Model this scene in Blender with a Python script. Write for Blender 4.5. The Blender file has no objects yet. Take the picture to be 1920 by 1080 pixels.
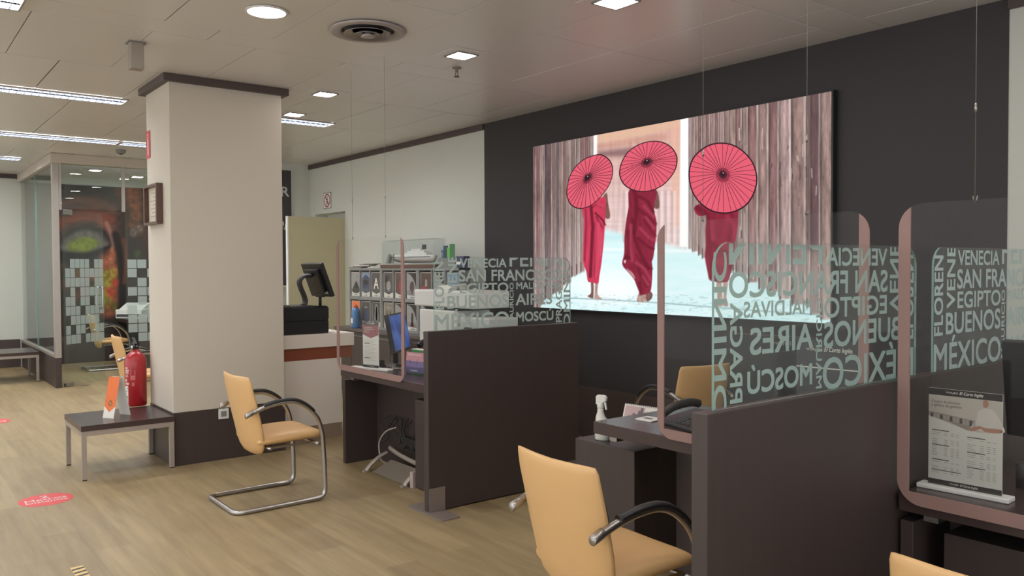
import bpy, bmesh, math, random
from mathutils import Vector, Matrix
random.seed(7)
SC = bpy.context.scene
COL = SC.collection
PI = math.pi

# ------------------------------------------------------------------ camera
FPX = 1534.885                       # focal length in pixels of a 1920 px wide frame
EYE = Vector((0.0, 0.0, 1.57))
CAM_R = Vector((0.6166695, 0.7872081, -0.0046943))
CAM_U = Vector((-0.0169817, 0.0192641, 0.9996702))
CAM_F = Vector((-0.787039, 0.6163864, -0.0252477))
cam_d = bpy.data.cameras.new('camera')
cam_d.sensor_width = 36.0
cam_d.lens = FPX / 1920.0 * 36.0
cam_d.clip_start = 0.02
cam = bpy.data.objects.new('camera', cam_d)
COL.objects.link(cam)
m = Matrix.Identity(4)
for i in range(3):
    m[i][0] = CAM_R[i]; m[i][1] = CAM_U[i]; m[i][2] = -CAM_F[i]; m[i][3] = EYE[i]
cam.matrix_world = m
SC.camera = cam

# ------------------------------------------------------------------ view + world
SC.view_settings.view_transform = 'Standard'
SC.view_settings.look = 'None'
SC.view_settings.gamma = 1.0
SC.view_settings.use_curve_mapping = False
SC.view_settings.exposure = 0.74
wd = bpy.data.worlds.new('world'); SC.world = wd
wd.use_nodes = True
wd.node_tree.nodes['Background'].inputs[0].default_value = (0.96, 0.98, 1.0, 1)
wd.node_tree.nodes['Background'].inputs[1].default_value = 1.08
DOWNLIGHT_STRENGTH = 46.0
STRIP_STRENGTH = 18.0
try:
    SC.cycles.max_bounces = 8
    SC.cycles.diffuse_bounces = 4
    SC.cycles.glossy_bounces = 4
    SC.cycles.transparent_max_bounces = 24
    SC.cycles.sample_clamp_indirect = 6.0
    SC.cycles.caustics_reflective = False
    SC.cycles.caustics_refractive = False
    SC.cycles.use_denoising = True
except Exception:
    pass

CEIL = 3.10      # ceiling height
WALL = 5.18      # plane of the long right wall

# ------------------------------------------------------------------ helpers
def lin(c):
    c = c / 255.0
    return c / 12.92 if c <= 0.04045 else ((c + 0.055) / 1.055) ** 2.4

def rgb(r, g, b):
    return (lin(r), lin(g), lin(b), 1.0)

def mat(name, col, rough=0.5, metal=0.0, spec=0.5, bump=0.0, bscale=200.0, var=0.0, vscale=(6, 6, 6), emit=None, estr=0.0, coat=0.0):
    """principled material; var mixes in a soft noise variation, bump adds fine grain"""
    M = bpy.data.materials.new(name)
    M.use_nodes = True
    nt = M.node_tree
    b = nt.nodes['Principled BSDF']
    b.inputs['Base Color'].default_value = col
    b.inputs['Roughness'].default_value = rough
    b.inputs['Metallic'].default_value = metal
    b.inputs['Specular IOR Level'].default_value = spec
    b.inputs['Coat Weight'].default_value = coat
    if emit:
        b.inputs['Emission Color'].default_value = emit
        b.inputs['Emission Strength'].default_value = estr
    if var or bump:
        tc = nt.nodes.new('ShaderNodeTexCoord')
    if var:
        mp = nt.nodes.new('ShaderNodeMapping'); mp.inputs['Scale'].default_value = vscale
        nt.links.new(tc.outputs['Object'], mp.inputs['Vector'])
        n = nt.nodes.new('ShaderNodeTexNoise'); n.inputs['Scale'].default_value = 1.0; n.inputs['Detail'].default_value = 5
        nt.links.new(mp.outputs[0], n.inputs['Vector'])
        mx = nt.nodes.new('ShaderNodeMix'); mx.data_type = 'RGBA'
        k0 = 1.0 - var; k1 = 1.0 + var
        mx.inputs['A'].default_value = (col[0] * k0, col[1] * k0, col[2] * k0, 1)
        mx.inputs['B'].default_value = (min(1, col[0] * k1), min(1, col[1] * k1), min(1, col[2] * k1), 1)
        nt.links.new(n.outputs['Fac'], mx.inputs['Factor'])
        nt.links.new(mx.outputs['Result'], b.inputs['Base Color'])
    if bump:
        n2 = nt.nodes.new('ShaderNodeTexNoise'); n2.inputs['Scale'].default_value = bscale
        nt.links.new(tc.outputs['Object'], n2.inputs['Vector'])
        bp = nt.nodes.new('ShaderNodeBump'); bp.inputs['Strength'].default_value = bump; bp.inputs['Distance'].default_value = 0.002
        nt.links.new(n2.outputs['Fac'], bp.inputs['Height'])
        nt.links.new(bp.outputs[0], b.inputs['Normal'])
    return M

def emis(name, col, strength=1.0):
    M = bpy.data.materials.new(name); M.use_nodes = True
    nt = M.node_tree; nt.nodes.clear()
    e = nt.nodes.new('ShaderNodeEmission'); e.inputs[0].default_value = col; e.inputs[1].default_value = strength
    o = nt.nodes.new('ShaderNodeOutputMaterial'); nt.links.new(e.outputs[0], o.inputs[0])
    return M

def sheet_glass(name, tint, refl=1.0, haze=0.0, haze_col=(0.5, 0.5, 0.5, 1)):
    """thin clear sheet: transparent with a Fresnel weighted mirror reflection and a little diffuse haze"""
    M = bpy.data.materials.new(name); M.use_nodes = True
    nt = M.node_tree; nt.nodes.clear()
    tr = nt.nodes.new('ShaderNodeBsdfTransparent'); tr.inputs[0].default_value = tint
    gl = nt.nodes.new('ShaderNodeBsdfGlossy'); gl.inputs['Roughness'].default_value = 0.0
    lw = nt.nodes.new('ShaderNodeLayerWeight'); lw.inputs[0].default_value = 0.5
    pw = nt.nodes.new('ShaderNodeMath'); pw.operation = 'POWER'; pw.inputs[1].default_value = 5.0
    nt.links.new(lw.outputs['Facing'], pw.inputs[0])
    mu = nt.nodes.new('ShaderNodeMath'); mu.operation = 'MULTIPLY_ADD'; mu.inputs[1].default_value = 0.9 * refl; mu.inputs[2].default_value = 0.018 * refl
    nt.links.new(pw.outputs[0], mu.inputs[0])
    di = nt.nodes.new('ShaderNodeBsdfDiffuse'); di.inputs[0].default_value = haze_col
    hz = nt.nodes.new('ShaderNodeMixShader'); hz.inputs[0].default_value = haze
    nt.links.new(tr.outputs[0], hz.inputs[1]); nt.links.new(di.outputs[0], hz.inputs[2])
    mx = nt.nodes.new('ShaderNodeMixShader')
    nt.links.new(mu.outputs[0], mx.inputs[0]); nt.links.new(hz.outputs[0], mx.inputs[1]); nt.links.new(gl.outputs[0], mx.inputs[2])
    o = nt.nodes.new('ShaderNodeOutputMaterial'); nt.links.new(mx.outputs[0], o.inputs[0])
    return M

def frosted(name, col, clear=0.2, trans=0.4):
    M = bpy.data.materials.new(name); M.use_nodes = True
    nt = M.node_tree; nt.nodes.clear()
    tr = nt.nodes.new('ShaderNodeBsdfTransparent'); tr.inputs[0].default_value = (0.95, 1.0, 0.98, 1)
    di = nt.nodes.new('ShaderNodeBsdfDiffuse'); di.inputs[0].default_value = col
    tl = nt.nodes.new('ShaderNodeBsdfTranslucent'); tl.inputs[0].default_value = col
    a = nt.nodes.new('ShaderNodeMixShader'); a.inputs[0].default_value = trans
    nt.links.new(di.outputs[0], a.inputs[1]); nt.links.new(tl.outputs[0], a.inputs[2])
    mx = nt.nodes.new('ShaderNodeMixShader'); mx.inputs[0].default_value = clear
    nt.links.new(a.outputs[0], mx.inputs[1]); nt.links.new(tr.outputs[0], mx.inputs[2])
    o = nt.nodes.new('ShaderNodeOutputMaterial'); nt.links.new(mx.outputs[0], o.inputs[0])
    return M

def ray(px, py):
    return CAM_R * ((px - 960) / FPX) - CAM_U * ((py - 540) / FPX) + CAM_F

def at(px, py, axis, val):
    """the point of the plane axis = val that the photograph shows at a pixel"""
    d = ray(px, py)
    return EYE + d * ((val - EYE[axis]) / d[axis])

_text_cache = {}
def text_mesh(s, bold=0.0, shear=0.0):
    key = (s, bold, shear)
    if key in _text_cache: return _text_cache[key]
    cu = bpy.data.curves.new('lettering', 'FONT')
    cu.body = s; cu.size = 1.0; cu.offset = bold; cu.shear = shear; cu.resolution_u = 4; cu.fill_mode = 'FRONT'
    o = bpy.data.objects.new('lettering', cu); COL.objects.link(o)
    bpy.context.view_layer.update()
    dg = bpy.context.evaluated_depsgraph_get()
    me = bpy.data.meshes.new_from_object(o.evaluated_get(dg))
    vs = [(v.co.x, v.co.y) for v in me.vertices]; fs = [tuple(p.vertices) for p in me.polygons]
    bpy.data.objects.remove(o); bpy.data.curves.remove(cu); bpy.data.meshes.remove(me)
    x0 = min(v[0] for v in vs); x1 = max(v[0] for v in vs); y0 = min(v[1] for v in vs); y1 = max(v[1] for v in vs)
    vs = [((x - x0) / (x1 - x0), (y - y0) / (y1 - y0)) for x, y in vs]
    _text_cache[key] = (vs, fs, (x1 - x0) / (y1 - y0))
    return _text_cache[key]

def catmull(pts, n=6, closed=True):
    out = []; N = len(pts)
    rng = range(N) if closed else range(N - 1)
    for i in rng:
        if closed: p0, p1, p2, p3 = pts[i - 1], pts[i], pts[(i + 1) % N], pts[(i + 2) % N]
        else: p0, p1, p2, p3 = pts[max(i - 1, 0)], pts[i], pts[i + 1], pts[min(i + 2, N - 1)]
        for k in range(n):
            t = k / n; t2 = t * t; t3 = t2 * t
            out.append(tuple(0.5 * ((2 * b) + (-a + c) * t + (2 * a - 5 * b + 4 * c - d) * t2 + (-a + 3 * b - 3 * c + d) * t3)
                             for a, b, c, d in zip(p0, p1, p2, p3)))
    if not closed: out.append(tuple(pts[-1]))
    return out

def fillet(pts, r, n=5):
    """round the inner corners of an open 3-D polyline"""
    P = [Vector(p) for p in pts]; out = [P[0]]
    for i in range(1, len(P) - 1):
        a = P[i - 1] - P[i]; b = P[i + 1] - P[i]
        d = min(r, a.length * 0.49, b.length * 0.49)
        A = P[i] + a.normalized() * d; Bq = P[i] + b.normalized() * d
        for k in range(n + 1):
            t = k / n
            out.append(A * (1 - t) ** 2 + P[i] * 2 * t * (1 - t) + Bq * t * t)
    out.append(P[-1])
    return out

class B:
    """collects shapes and links them as ONE mesh object"""
    def __init__(s):
        s.v = []; s.f = []; s.m = []; s.sm = []
    def add(s, vs, fs, mi=0, smooth=False):
        o = len(s.v)
        s.v += [Vector(v) for v in vs]
        for f in fs:
            s.f.append(tuple(i + o for i in f)); s.m.append(mi); s.sm.append(smooth)
        return s
    def box(s, x0, x1, y0, y1, z0, z1, mi=0):
        vs = [(x0, y0, z0), (x1, y0, z0), (x1, y1, z0), (x0, y1, z0), (x0, y0, z1), (x1, y0, z1), (x1, y1, z1), (x0, y1, z1)]
        return s.add(vs, [(3, 2, 1, 0), (4, 5, 6, 7), (0, 1, 5, 4), (1, 2, 6, 5), (2, 3, 7, 6), (3, 0, 4, 7)], mi)
    def poly(s, pts, mi=0):
        return s.add(pts, [tuple(range(len(pts)))], mi)
    def prism(s, pts, d, mi=0, smooth=False):
        """extrude a 3-D polygon by vector d"""
        n = len(pts); d = Vector(d)
        vs = [Vector(p) for p in pts] + [Vector(p) + d for p in pts]
        s.add(vs, [tuple(range(n - 1, -1, -1)), tuple(range(n, 2 * n))], mi)
        o = len(s.v) - 2 * n
        for i in range(n):
            j = (i + 1) % n
            s.f.append((o + i, o + j, o + n + j, o + n + i)); s.m.append(mi); s.sm.append(smooth)
        return s
    def tube(s, path, r, seg=10, mi=0, closed=False, caps=True, flat=None):
        P = [Vector(p) for p in path]; n = len(P); rings = []
        up = None
        for i in range(n):
            if closed: t = (P[(i + 1) % n] - P[i - 1])
            else: t = P[min(i + 1, n - 1)] - P[max(i - 1, 0)]
            t.normalize()
            if up is None:
                up = Vector((0, 0, 1)) if abs(t.z) < 0.9 else Vector((1, 0, 0))
            a = t.cross(up)
            if a.length < 1e-5: a = t.cross(Vector((0, 1, 0)))
            a.normalize(); b = a.cross(t).normalized(); up = b
            rr = r[i] if isinstance(r, (list, tuple)) else r
            ka, kb = (1, 1) if flat is None else flat
            rings.append([P[i] + (a * math.cos(2 * PI * k / seg) * ka + b * math.sin(2 * PI * k / seg) * kb) * rr for k in range(seg)])
        vs = [v for R in rings for v in R]; fs = []
        for i in range(n if closed else n - 1):
            j = (i + 1) % n
            for k in range(seg):
                l = (k + 1) % seg
                fs.append((i * seg + k, i * seg + l, j * seg + l, j * seg + k))
        s.add(vs, fs, mi, True)
        if caps and not closed:
            o = len(s.v) - n * seg
            s.f.append(tuple(o + k for k in range(seg - 1, -1, -1))); s.m.append(mi); s.sm.append(False)
            s.f.append(tuple(o + (n - 1) * seg + k for k in range(seg))); s.m.append(mi); s.sm.append(False)
        return s
    def lathe(s, prof, c=(0, 0, 0), seg=24, mi=0, smooth=True):
        """prof: list of (radius, z); closed with end discs"""
        c = Vector(c); n = len(prof)
        vs = [c + Vector((r * math.cos(2 * PI * k / seg), r * math.sin(2 * PI * k / seg), z)) for r, z in prof for k in range(seg)]
        fs = [(i * seg + k, i * seg + (k + 1) % seg, (i + 1) * seg + (k + 1) % seg, (i + 1) * seg + k) for i in range(n - 1) for k in range(seg)]
        s.add(vs, fs, mi, smooth)
        o = len(s.v) - n * seg
        if prof[0][0] > 1e-4: s.f.append(tuple(o + k for k in range(seg - 1, -1, -1))); s.m.append(mi); s.sm.append(False)
        if prof[-1][0] > 1e-4: s.f.append(tuple(o + (n - 1) * seg + k for k in range(seg))); s.m.append(mi); s.sm.append(False)
        return s
    def loft(s, rings, mi=0):
        """rings: equal length closed loops of points"""
        n = len(rings); k = len(rings[0])
        vs = [v for R in rings for v in R]
        fs = [(i * k + j, i * k + (j + 1) % k, (i + 1) * k + (j + 1) % k, (i + 1) * k + j) for i in range(n - 1) for j in range(k)]
        s.add(vs, fs, mi, True)
        o = len(s.v) - n * k
        s.f.append(tuple(o + j for j in range(k - 1, -1, -1))); s.m.append(mi); s.sm.append(True)
        s.f.append(tuple(o + (n - 1) * k + j for j in range(k))); s.m.append(mi); s.sm.append(True)
        return s
    def text(s, t, org, U, V, w, h, mi=0, bold=0.0, shear=0.0):
        """lettering filling a w x h rectangle that starts at org and runs along U (right) and V (up)"""
        vs, fs, asp = text_mesh(t, 0.0, shear)
        org = Vector(org); U = Vector(U); V = Vector(V); N = U.cross(V).normalized()
        if h is None: h = w / asp
        if w is None: w = h * asp
        d = bold * h
        for k, (a, b_) in enumerate(((0, 0), (d, 0), (0, d), (d, d)) if bold else ((0, 0),)):
            s.add([org + U * (x * (w - d) + a) + V * (y * (h - d) + b_) + N * (0.00004 * k) for x, y in vs], fs, mi)
        return s
    def build(s, name, mats, parent=None, bevel=0.0, seg=2, loc=None, subsurf=0):
        me = bpy.data.meshes.new(name)
        me.from_pydata([tuple(v) for v in s.v], [], s.f)
        if not isinstance(mats, (list, tuple)): mats = [mats]
        for mm in mats: me.materials.append(mm)
        me.polygons.foreach_set('material_index', s.m)
        me.polygons.foreach_set('use_smooth', s.sm)
        me.update()
        o = bpy.data.objects.new(name, me); COL.objects.link(o)
        if parent: o.parent = parent
        if loc is not None: o.location = loc
        if bevel:
            md = o.modifiers.new('edge', 'BEVEL'); md.width = bevel; md.segments = seg; md.limit_method = 'ANGLE'; md.angle_limit = math.radians(50)
        if subsurf:
            md = o.modifiers.new('smooth', 'SUBSURF'); md.levels = subsurf; md.render_levels = subsurf
        return o

def tag(o, label, cat, group=None):
    o['label'] = label; o['category'] = cat
    if group: o['group'] = group
    return o

def thing(name, label, cat, loc=(0, 0, 0), rz=0.0, group=None):
    o = bpy.data.objects.new(name, None); COL.objects.link(o)
    o.empty_display_size = 0.1
    o.location = loc; o.rotation_euler = (0, 0, rz)
    return tag(o, label, cat, group)

def struct(o):
    o['kind'] = 'structure'; return o

def dup(root, loc, rz, label, group=None):
    r = root.copy(); COL.objects.link(r); r.location = loc; r.rotation_euler = (0, 0, rz)
    r['label'] = label
    if group: r['group'] = group
    for ch in list(root.children):
        c = ch.copy(); COL.objects.link(c); c.parent = r
        for g in list(ch.children):
            d = g.copy(); COL.objects.link(d); d.parent = c
    return r

def rrect(w, h, r, n=6, corners=(1, 1, 1, 1)):
    """rounded rectangle outline around (0..w, 0..h), corners: bl, br, tr, tl"""
    pts = []
    for (cx, cy, a0), k in zip(((r, r, PI), (w - r, r, 1.5 * PI), (w - r, h - r, 0), (r, h - r, 0.5 * PI)), corners):
        if not k:
            pts.append((0 if cx == r else w, 0 if cy == r else h)); continue
        for i in range(n + 1):
            a = a0 + 0.5 * PI * i / n
            pts.append((cx + r * math.cos(a), cy + r * math.sin(a)))
    return pts

# ------------------------------------------------------------------ printed pictures: soft brush painting into a colour grid
import numpy as np
def _hash(ix, iy, seed):
    h = (ix.astype(np.int64) * 374761393 + iy.astype(np.int64) * 668265263 + seed * 1442695041) & 0x7fffffff
    h = ((h ^ (h >> 13)) * 1274126177) & 0x7fffffff
    return ((h ^ (h >> 16)) & 0xffff) / 65535.0
def vnoise(x, y, seed=0):
    ix = np.floor(x); iy = np.floor(y); fx = x - ix; fy = y - iy
    fx = fx * fx * (3 - 2 * fx); fy = fy * fy * (3 - 2 * fy)
    a = _hash(ix, iy, seed); b = _hash(ix + 1, iy, seed); c = _hash(ix, iy + 1, seed); d = _hash(ix + 1, iy + 1, seed)
    return (a * (1 - fx) + b * fx) * (1 - fy) + (c * (1 - fx) + d * fx) * fy
def fbm(x, y, seed=0, oct=4):
    s = 0; k = 0.5; t = 0
    for i in range(oct):
        s = s + k * vnoise(x * 2 ** i, y * 2 ** i, seed + i * 17); t += k; k *= 0.55
    return s / t
def sstep(a, b, x):
    t = np.clip((x - a) / (b - a), 0, 1); return t * t * (3 - 2 * t)
class Canvas:
    """a rectangle of a wall with one colour per grid point; px, py are where the photograph shows each point"""
    def __init__(s, origin, U, V, w, h, nx, ny):
        s.o, s.U, s.V, s.w, s.h, s.nx, s.ny = Vector(origin), Vector(U), Vector(V), w, h, nx, ny
        u, v = np.meshgrid(np.linspace(0, w, nx), np.linspace(0, h, ny))
        P = np.array(s.o)[None, None] + u[..., None] * np.array(s.U) + v[..., None] * np.array(s.V)
        d = P - np.array(EYE)
        z = d @ np.array(CAM_F)
        s.px = d @ np.array(CAM_R) / z * FPX + 960; s.py = -(d @ np.array(CAM_U)) / z * FPX + 540
        s.u, s.v, s.P = u, v, P
        s.C = np.zeros((ny, nx, 3))
    def blend(s, alpha, col):
        a = alpha[..., None]; s.C = s.C * (1 - a) + np.asarray(col, float) * a
    def sdf(s, pts, pad):
        """signed distance (inside negative) evaluated near the polygon only"""
        q = np.array(pts, float)
        m_ = (s.px > q[:, 0].min() - pad) & (s.px < q[:, 0].max() + pad) & (s.py > q[:, 1].min() - pad) & (s.py < q[:, 1].max() + pad)
        X = s.px[m_]; Y = s.py[m_]; D = np.full(X.shape, 1e9); ins = np.zeros(X.shape, bool)
        for i in range(len(q)):
            x0, y0 = q[i - 1]; x1, y1 = q[i]
            ex, ey = x1 - x0, y1 - y0; l2 = ex * ex + ey * ey + 1e-9
            t = np.clip(((X - x0) * ex + (Y - y0) * ey) / l2, 0, 1)
            D = np.minimum(D, (X - x0 - t * ex) ** 2 + (Y - y0 - t * ey) ** 2)
            c = ((y0 > Y) != (y1 > Y)); xx = x0 + (Y - y0) / (ey if abs(ey) > 1e-9 else 1e-9) * ex
            ins ^= c & (X < xx)
        D = np.sqrt(D); return m_, np.where(ins, -D, D)
    def poly(s, pts, col, soft=1.5, smooth=3, op=1.0, mott=0.0, ms=(6, 6), seed=1):
        if smooth: pts = catmull(pts, smooth)
        m_, D = s.sdf(pts, soft + 2)
        a = (1 - sstep(-soft, soft, D)) * op
        c = np.asarray(col, float)[None] * np.ones((D.size, 1))
        if mott: c = c * (1 + mott * (fbm(s.px[m_] / ms[0], s.py[m_] / ms[1], seed) - .5) * 2)[:, None]
        s.C[m_] = s.C[m_] * (1 - a[:, None]) + c * a[:, None]
    def stroke(s, pts, wid, col, soft=2.0, op=1.0, smooth=4):
        if smooth: pts = catmull(pts, smooth, False)
        q = np.array(pts, float); pad = wid + soft + 2
        m_ = (s.px > q[:, 0].min() - pad) & (s.px < q[:, 0].max() + pad) & (s.py > q[:, 1].min() - pad) & (s.py < q[:, 1].max() + pad)
        X = s.px[m_]; Y = s.py[m_]; D = np.full(X.shape, 1e9)
        for i in range(1, len(q)):
            x0, y0 = q[i - 1]; x1, y1 = q[i]; ex, ey = x1 - x0, y1 - y0
            t = np.clip(((X - x0) * ex + (Y - y0) * ey) / (ex * ex + ey * ey + 1e-9), 0, 1)
            D = np.minimum(D, (X - x0 - t * ex) ** 2 + (Y - y0 - t * ey) ** 2)
        a = (1 - sstep(wid / 2 - soft * .5, wid / 2 + soft, np.sqrt(D))) * op
        s.C[m_] = s.C[m_] * (1 - a[:, None]) + np.asarray(col, float) * a[:, None]
    def mesh(s, name, material, origin, parent=None):
        me = bpy.data.meshes.new(name); nx, ny = s.nx, s.ny
        co = (s.P - np.array(origin)).reshape(-1, 3)
        idx = np.arange(nx * ny).reshape(ny, nx)
        q = np.stack([idx[:-1, :-1], idx[:-1, 1:], idx[1:, 1:], idx[1:, :-1]], -1).reshape(-1, 4)
        me.vertices.add(len(co)); me.vertices.foreach_set('co', co.astype(np.float32).ravel())
        me.loops.add(q.size); me.loops.foreach_set('vertex_index', q.astype(np.int32).ravel())
        me.polygons.add(len(q)); me.polygons.foreach_set('loop_start', np.arange(0, q.size, 4, dtype=np.int32)); me.polygons.foreach_set('loop_total', np.full(len(q), 4, np.int32))
        me.update(calc_edges=True)
        c = np.clip(s.C / 255.0, 0, 1); c = np.where(c <= .04045, c / 12.92, ((c + .055) / 1.055) ** 2.4).reshape(-1, 3)
        at_ = me.color_attributes.new('print', 'FLOAT_COLOR', 'POINT')
        at_.data.foreach_set('color', np.concatenate([c, np.ones((len(c), 1))], 1).astype(np.float32).ravel())
        me.materials.append(material)
        o = bpy.data.objects.new(name, me); COL.objects.link(o)
        if parent: o.parent = parent
        return o
def print_material(name, emit=None, rough=0.6):
    M = bpy.data.materials.new(name); M.use_nodes = True; nt = M.node_tree
    if emit is not None: nt.nodes.clear()
    a = nt.nodes.new('ShaderNodeAttribute'); a.attribute_name = 'print'
    if emit is None:
        b = nt.nodes['Principled BSDF']; b.inputs['Roughness'].default_value = rough
        nt.links.new(a.outputs['Color'], b.inputs['Base Color'])
    else:
        e = nt.nodes.new('ShaderNodeEmission'); e.inputs[1].default_value = emit
        nt.links.new(a.outputs['Color'], e.inputs[0])
        o = nt.nodes.new('ShaderNodeOutputMaterial'); nt.links.new(e.outputs[0], o.inputs[0])
    return M

# ------------------------------------------------------------------ materials
M_CREAM = mat('cream_wall_paint', rgb(206, 208, 200), 0.75, spec=0.3, var=0.03, vscale=(1.5, 1.5, 1.5))
M_COLUMN = mat('column_paint', rgb(206, 198, 184), 0.7, spec=0.3, var=0.02, vscale=(1.5, 1.5, 1.5))
M_DARKWALL = mat('charcoal_wall_paint', rgb(60, 57, 58), 0.6, spec=0.35, var=0.05, vscale=(2, 2, 2))
M_TRIM = mat('dark_brown_trim', rgb(76, 64, 62), 0.45, var=0.08, vscale=(2, 2, 30))
M_WENGE = mat('wenge_veneer', rgb(68, 58, 55), 0.38, spec=0.45, var=0.14, vscale=(3, 40, 3))
M_WENGEV = mat('wenge_veneer_upright', rgb(68, 58, 56), 0.42, spec=0.45, var=0.14, vscale=(40, 40, 2.0))
M_WENGE_TOP = mat('wenge_desk_top', rgb(70, 56, 55), 0.27, spec=0.5, var=0.12, vscale=(3, 40, 3))
M_STEEL = mat('satin_steel', rgb(168, 164, 160), 0.32, metal=0.9, bump=0.05, bscale=300)
M_PLATE = mat('grey_painted_steel', rgb(140, 128, 122), 0.4, metal=0.25)
M_CHROME = mat('chrome', rgb(200, 200, 202), 0.14, metal=1.0)
M_TUBE = mat('satin_chrome_tube', rgb(186, 184, 184), 0.3, metal=1.0)
M_GREYLEG = mat('silver_grey_paint', rgb(170, 160, 150), 0.4, metal=0.3)
M_TAN = mat('tan_leatherette', rgb(220, 178, 124), 0.42, spec=0.45, bump=0.12, bscale=350, var=0.05, vscale=(5, 5, 5))
M_BLACK = mat('black_plastic', rgb(34, 34, 36), 0.42)
M_BLACKGLOSS = mat('glossy_black', rgb(24, 24, 27), 0.12)
M_WHITE = mat('white_plastic', rgb(226, 226, 222), 0.45)
M_PAPER = mat('white_paper', rgb(232, 228, 220), 0.8, spec=0.2)
M_GREY = mat('grey_plastic', rgb(128, 128, 126), 0.5)
M_RACK = mat('grey_rack_laminate', rgb(138, 138, 136), 0.5, var=0.04)
M_DKGREY = mat('dark_grey_plastic', rgb(64, 64, 66), 0.5)
M_RED = mat('extinguisher_red', rgb(172, 30, 38), 0.3, coat=0.3)
M_GLASS = sheet_glass('clear_office_glass', (0.93, 0.97, 0.95, 1), 1.0, 0.03)
M_PARTGLASS = sheet_glass('partition_glass', (0.95, 0.98, 0.97, 1), 0.8, 0.03)
M_ACRYL = sheet_glass('acrylic_sheet', (0.985, 0.985, 0.98, 1), 0.28, 0.008, (0.5, 0.46, 0.43, 1))
M_CLEAR = sheet_glass('clear_acrylic', (0.96, 0.97, 0.97, 1), 1.0, 0.02)
M_GLASSEDGE = mat('green_glass_edge', rgb(120, 150, 142), 0.2)
M_FROST = frosted('etched_lettering', rgb(186, 202, 198), 0.10, 0.0)
M_FROSTSQ = frosted('frosted_film', rgb(196, 206, 204), 0.25)
M_PINK = mat('dusty_pink_edge_strip', rgb(152, 122, 116), 0.6)
M_LIGHT = emis('downlight_glow', (1.0, 0.94, 0.89, 1), DOWNLIGHT_STRENGTH)
M_STRIPLIGHT = emis('fluorescent_glow', (0.93, 0.96, 1.0, 1), STRIP_STRENGTH)
M_LOUVRE = mat('dark_louvre', rgb(72, 76, 86), 0.4)
M_WIRE = mat('dull_wire', rgb(120, 112, 106), 0.5)

def floor_material():
    M = bpy.data.materials.new('oak_laminate_planks'); M.use_nodes = True
    nt = M.node_tree; b = nt.nodes['Principled BSDF']; L = nt.links.new
    tc = nt.nodes.new('ShaderNodeTexCoord')
    br = nt.nodes.new('ShaderNodeTexBrick')
    br.inputs['Scale'].default_value = 1.0; br.inputs['Brick Width'].default_value = 1.25; br.inputs['Row Height'].default_value = 0.19
    br.inputs['Mortar Size'].default_value = 0.0012; br.inputs['Mortar Smooth'].default_value = 0.3; br.offset = 0.37
    br.inputs['Color1'].default_value = rgb(152, 133, 102); br.inputs['Color2'].default_value = rgb(168, 150, 116)
    br.inputs['Mortar'].default_value = rgb(150, 128, 98)
    L(tc.outputs['Object'], br.inputs['Vector'])
    mp = nt.nodes.new('ShaderNodeMapping'); mp.inputs['Scale'].default_value = (1.3, 14, 1)
    L(tc.outputs['Object'], mp.inputs['Vector'])
    n = nt.nodes.new('ShaderNodeTexNoise'); n.inputs['Scale'].default_value = 1.0; n.inputs['Detail'].default_value = 7; n.inputs['Roughness'].default_value = 0.6
    L(mp.outputs[0], n.inputs['Vector'])
    cr = nt.nodes.new('ShaderNodeValToRGB')
    cr.color_ramp.elements[0].position = 0.32; cr.color_ramp.elements[0].color = (0.78, 0.76, 0.72, 1)
    cr.color_ramp.elements[1].position = 0.66; cr.color_ramp.elements[1].color = (1.08, 1.06, 1.02, 1)
    L(n.outputs['Fac'], cr.inputs[0])
    mx = nt.nodes.new('ShaderNodeMix'); mx.data_type = 'RGBA'; mx.blend_type = 'MULTIPLY'; mx.inputs['Factor'].default_value = 1.0
    L(br.outputs['Color'], mx.inputs['A']); L(cr.outputs['Color'], mx.inputs['B'])
    L(mx.outputs['Result'], b.inputs['Base Color'])
    b.inputs['Roughness'].default_value = 0.42; b.inputs['Specular IOR Level'].default_value = 0.4
    bp = nt.nodes.new('ShaderNodeBump'); bp.inputs['Strength'].default_value = 0.15; bp.inputs['Distance'].default_value = 0.001
    L(n.outputs['Fac'], bp.inputs['Height']); L(bp.outputs[0], b.inputs['Normal'])
    return M
M_FLOOR = floor_material()
M_CEIL = mat('ceiling_metal_panel', rgb(224, 222, 220), 0.30, spec=0.45, var=0.03, vscale=(0.7, 0.7, 0.7))
M_CEILGAP = mat('ceiling_gap', rgb(52, 48, 46), 0.8)

# ------------------------------------------------------------------ floor, ceiling, walls
struct(B().box(-17, 4, -5, WALL + 0.3, -0.1, 0).build('floor', M_FLOOR))

cb = B()
cb.box(-17, 4, -5, WALL + 0.3, CEIL + 0.012, CEIL + 0.06, 1)
rc = random.Random(3)
chan = [-16.02 + 2.64 * k for k in range(8)]
def pan(x0, x1, y0, y1, g=0.0028, drop=0.0):
    cb.box(x0 + g, x1 - g, y0 + g, y1 - g, CEIL - drop, CEIL + 0.012, 0)
for ci, cx in enumerate(chan):
    y = -5.0
    while y < WALL + 0.1:
        pan(cx - 0.14, cx + 0.14, y, min(y + 1.36, WALL + 0.15), 0.003, 0.0); y += 1.36
    if ci + 1 < len(chan):
        a = cx + 0.14; b_ = chan[ci + 1] - 0.14; mid = (a + b_) / 2
        for (p, q) in ((a, mid), (mid, b_)):
            y = -5.0 - rc.choice((0, 0.34))
            while y < WALL + 0.1:
                pan(p, q, max(y, -5), min(y + 0.68, WALL + 0.15), rc.choice((0.002, 0.004, 0.006)), rc.uniform(0, 0.002)); y += 0.68
struct(cb.build('ceiling', [M_CEIL, M_CEILGAP]))

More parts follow.
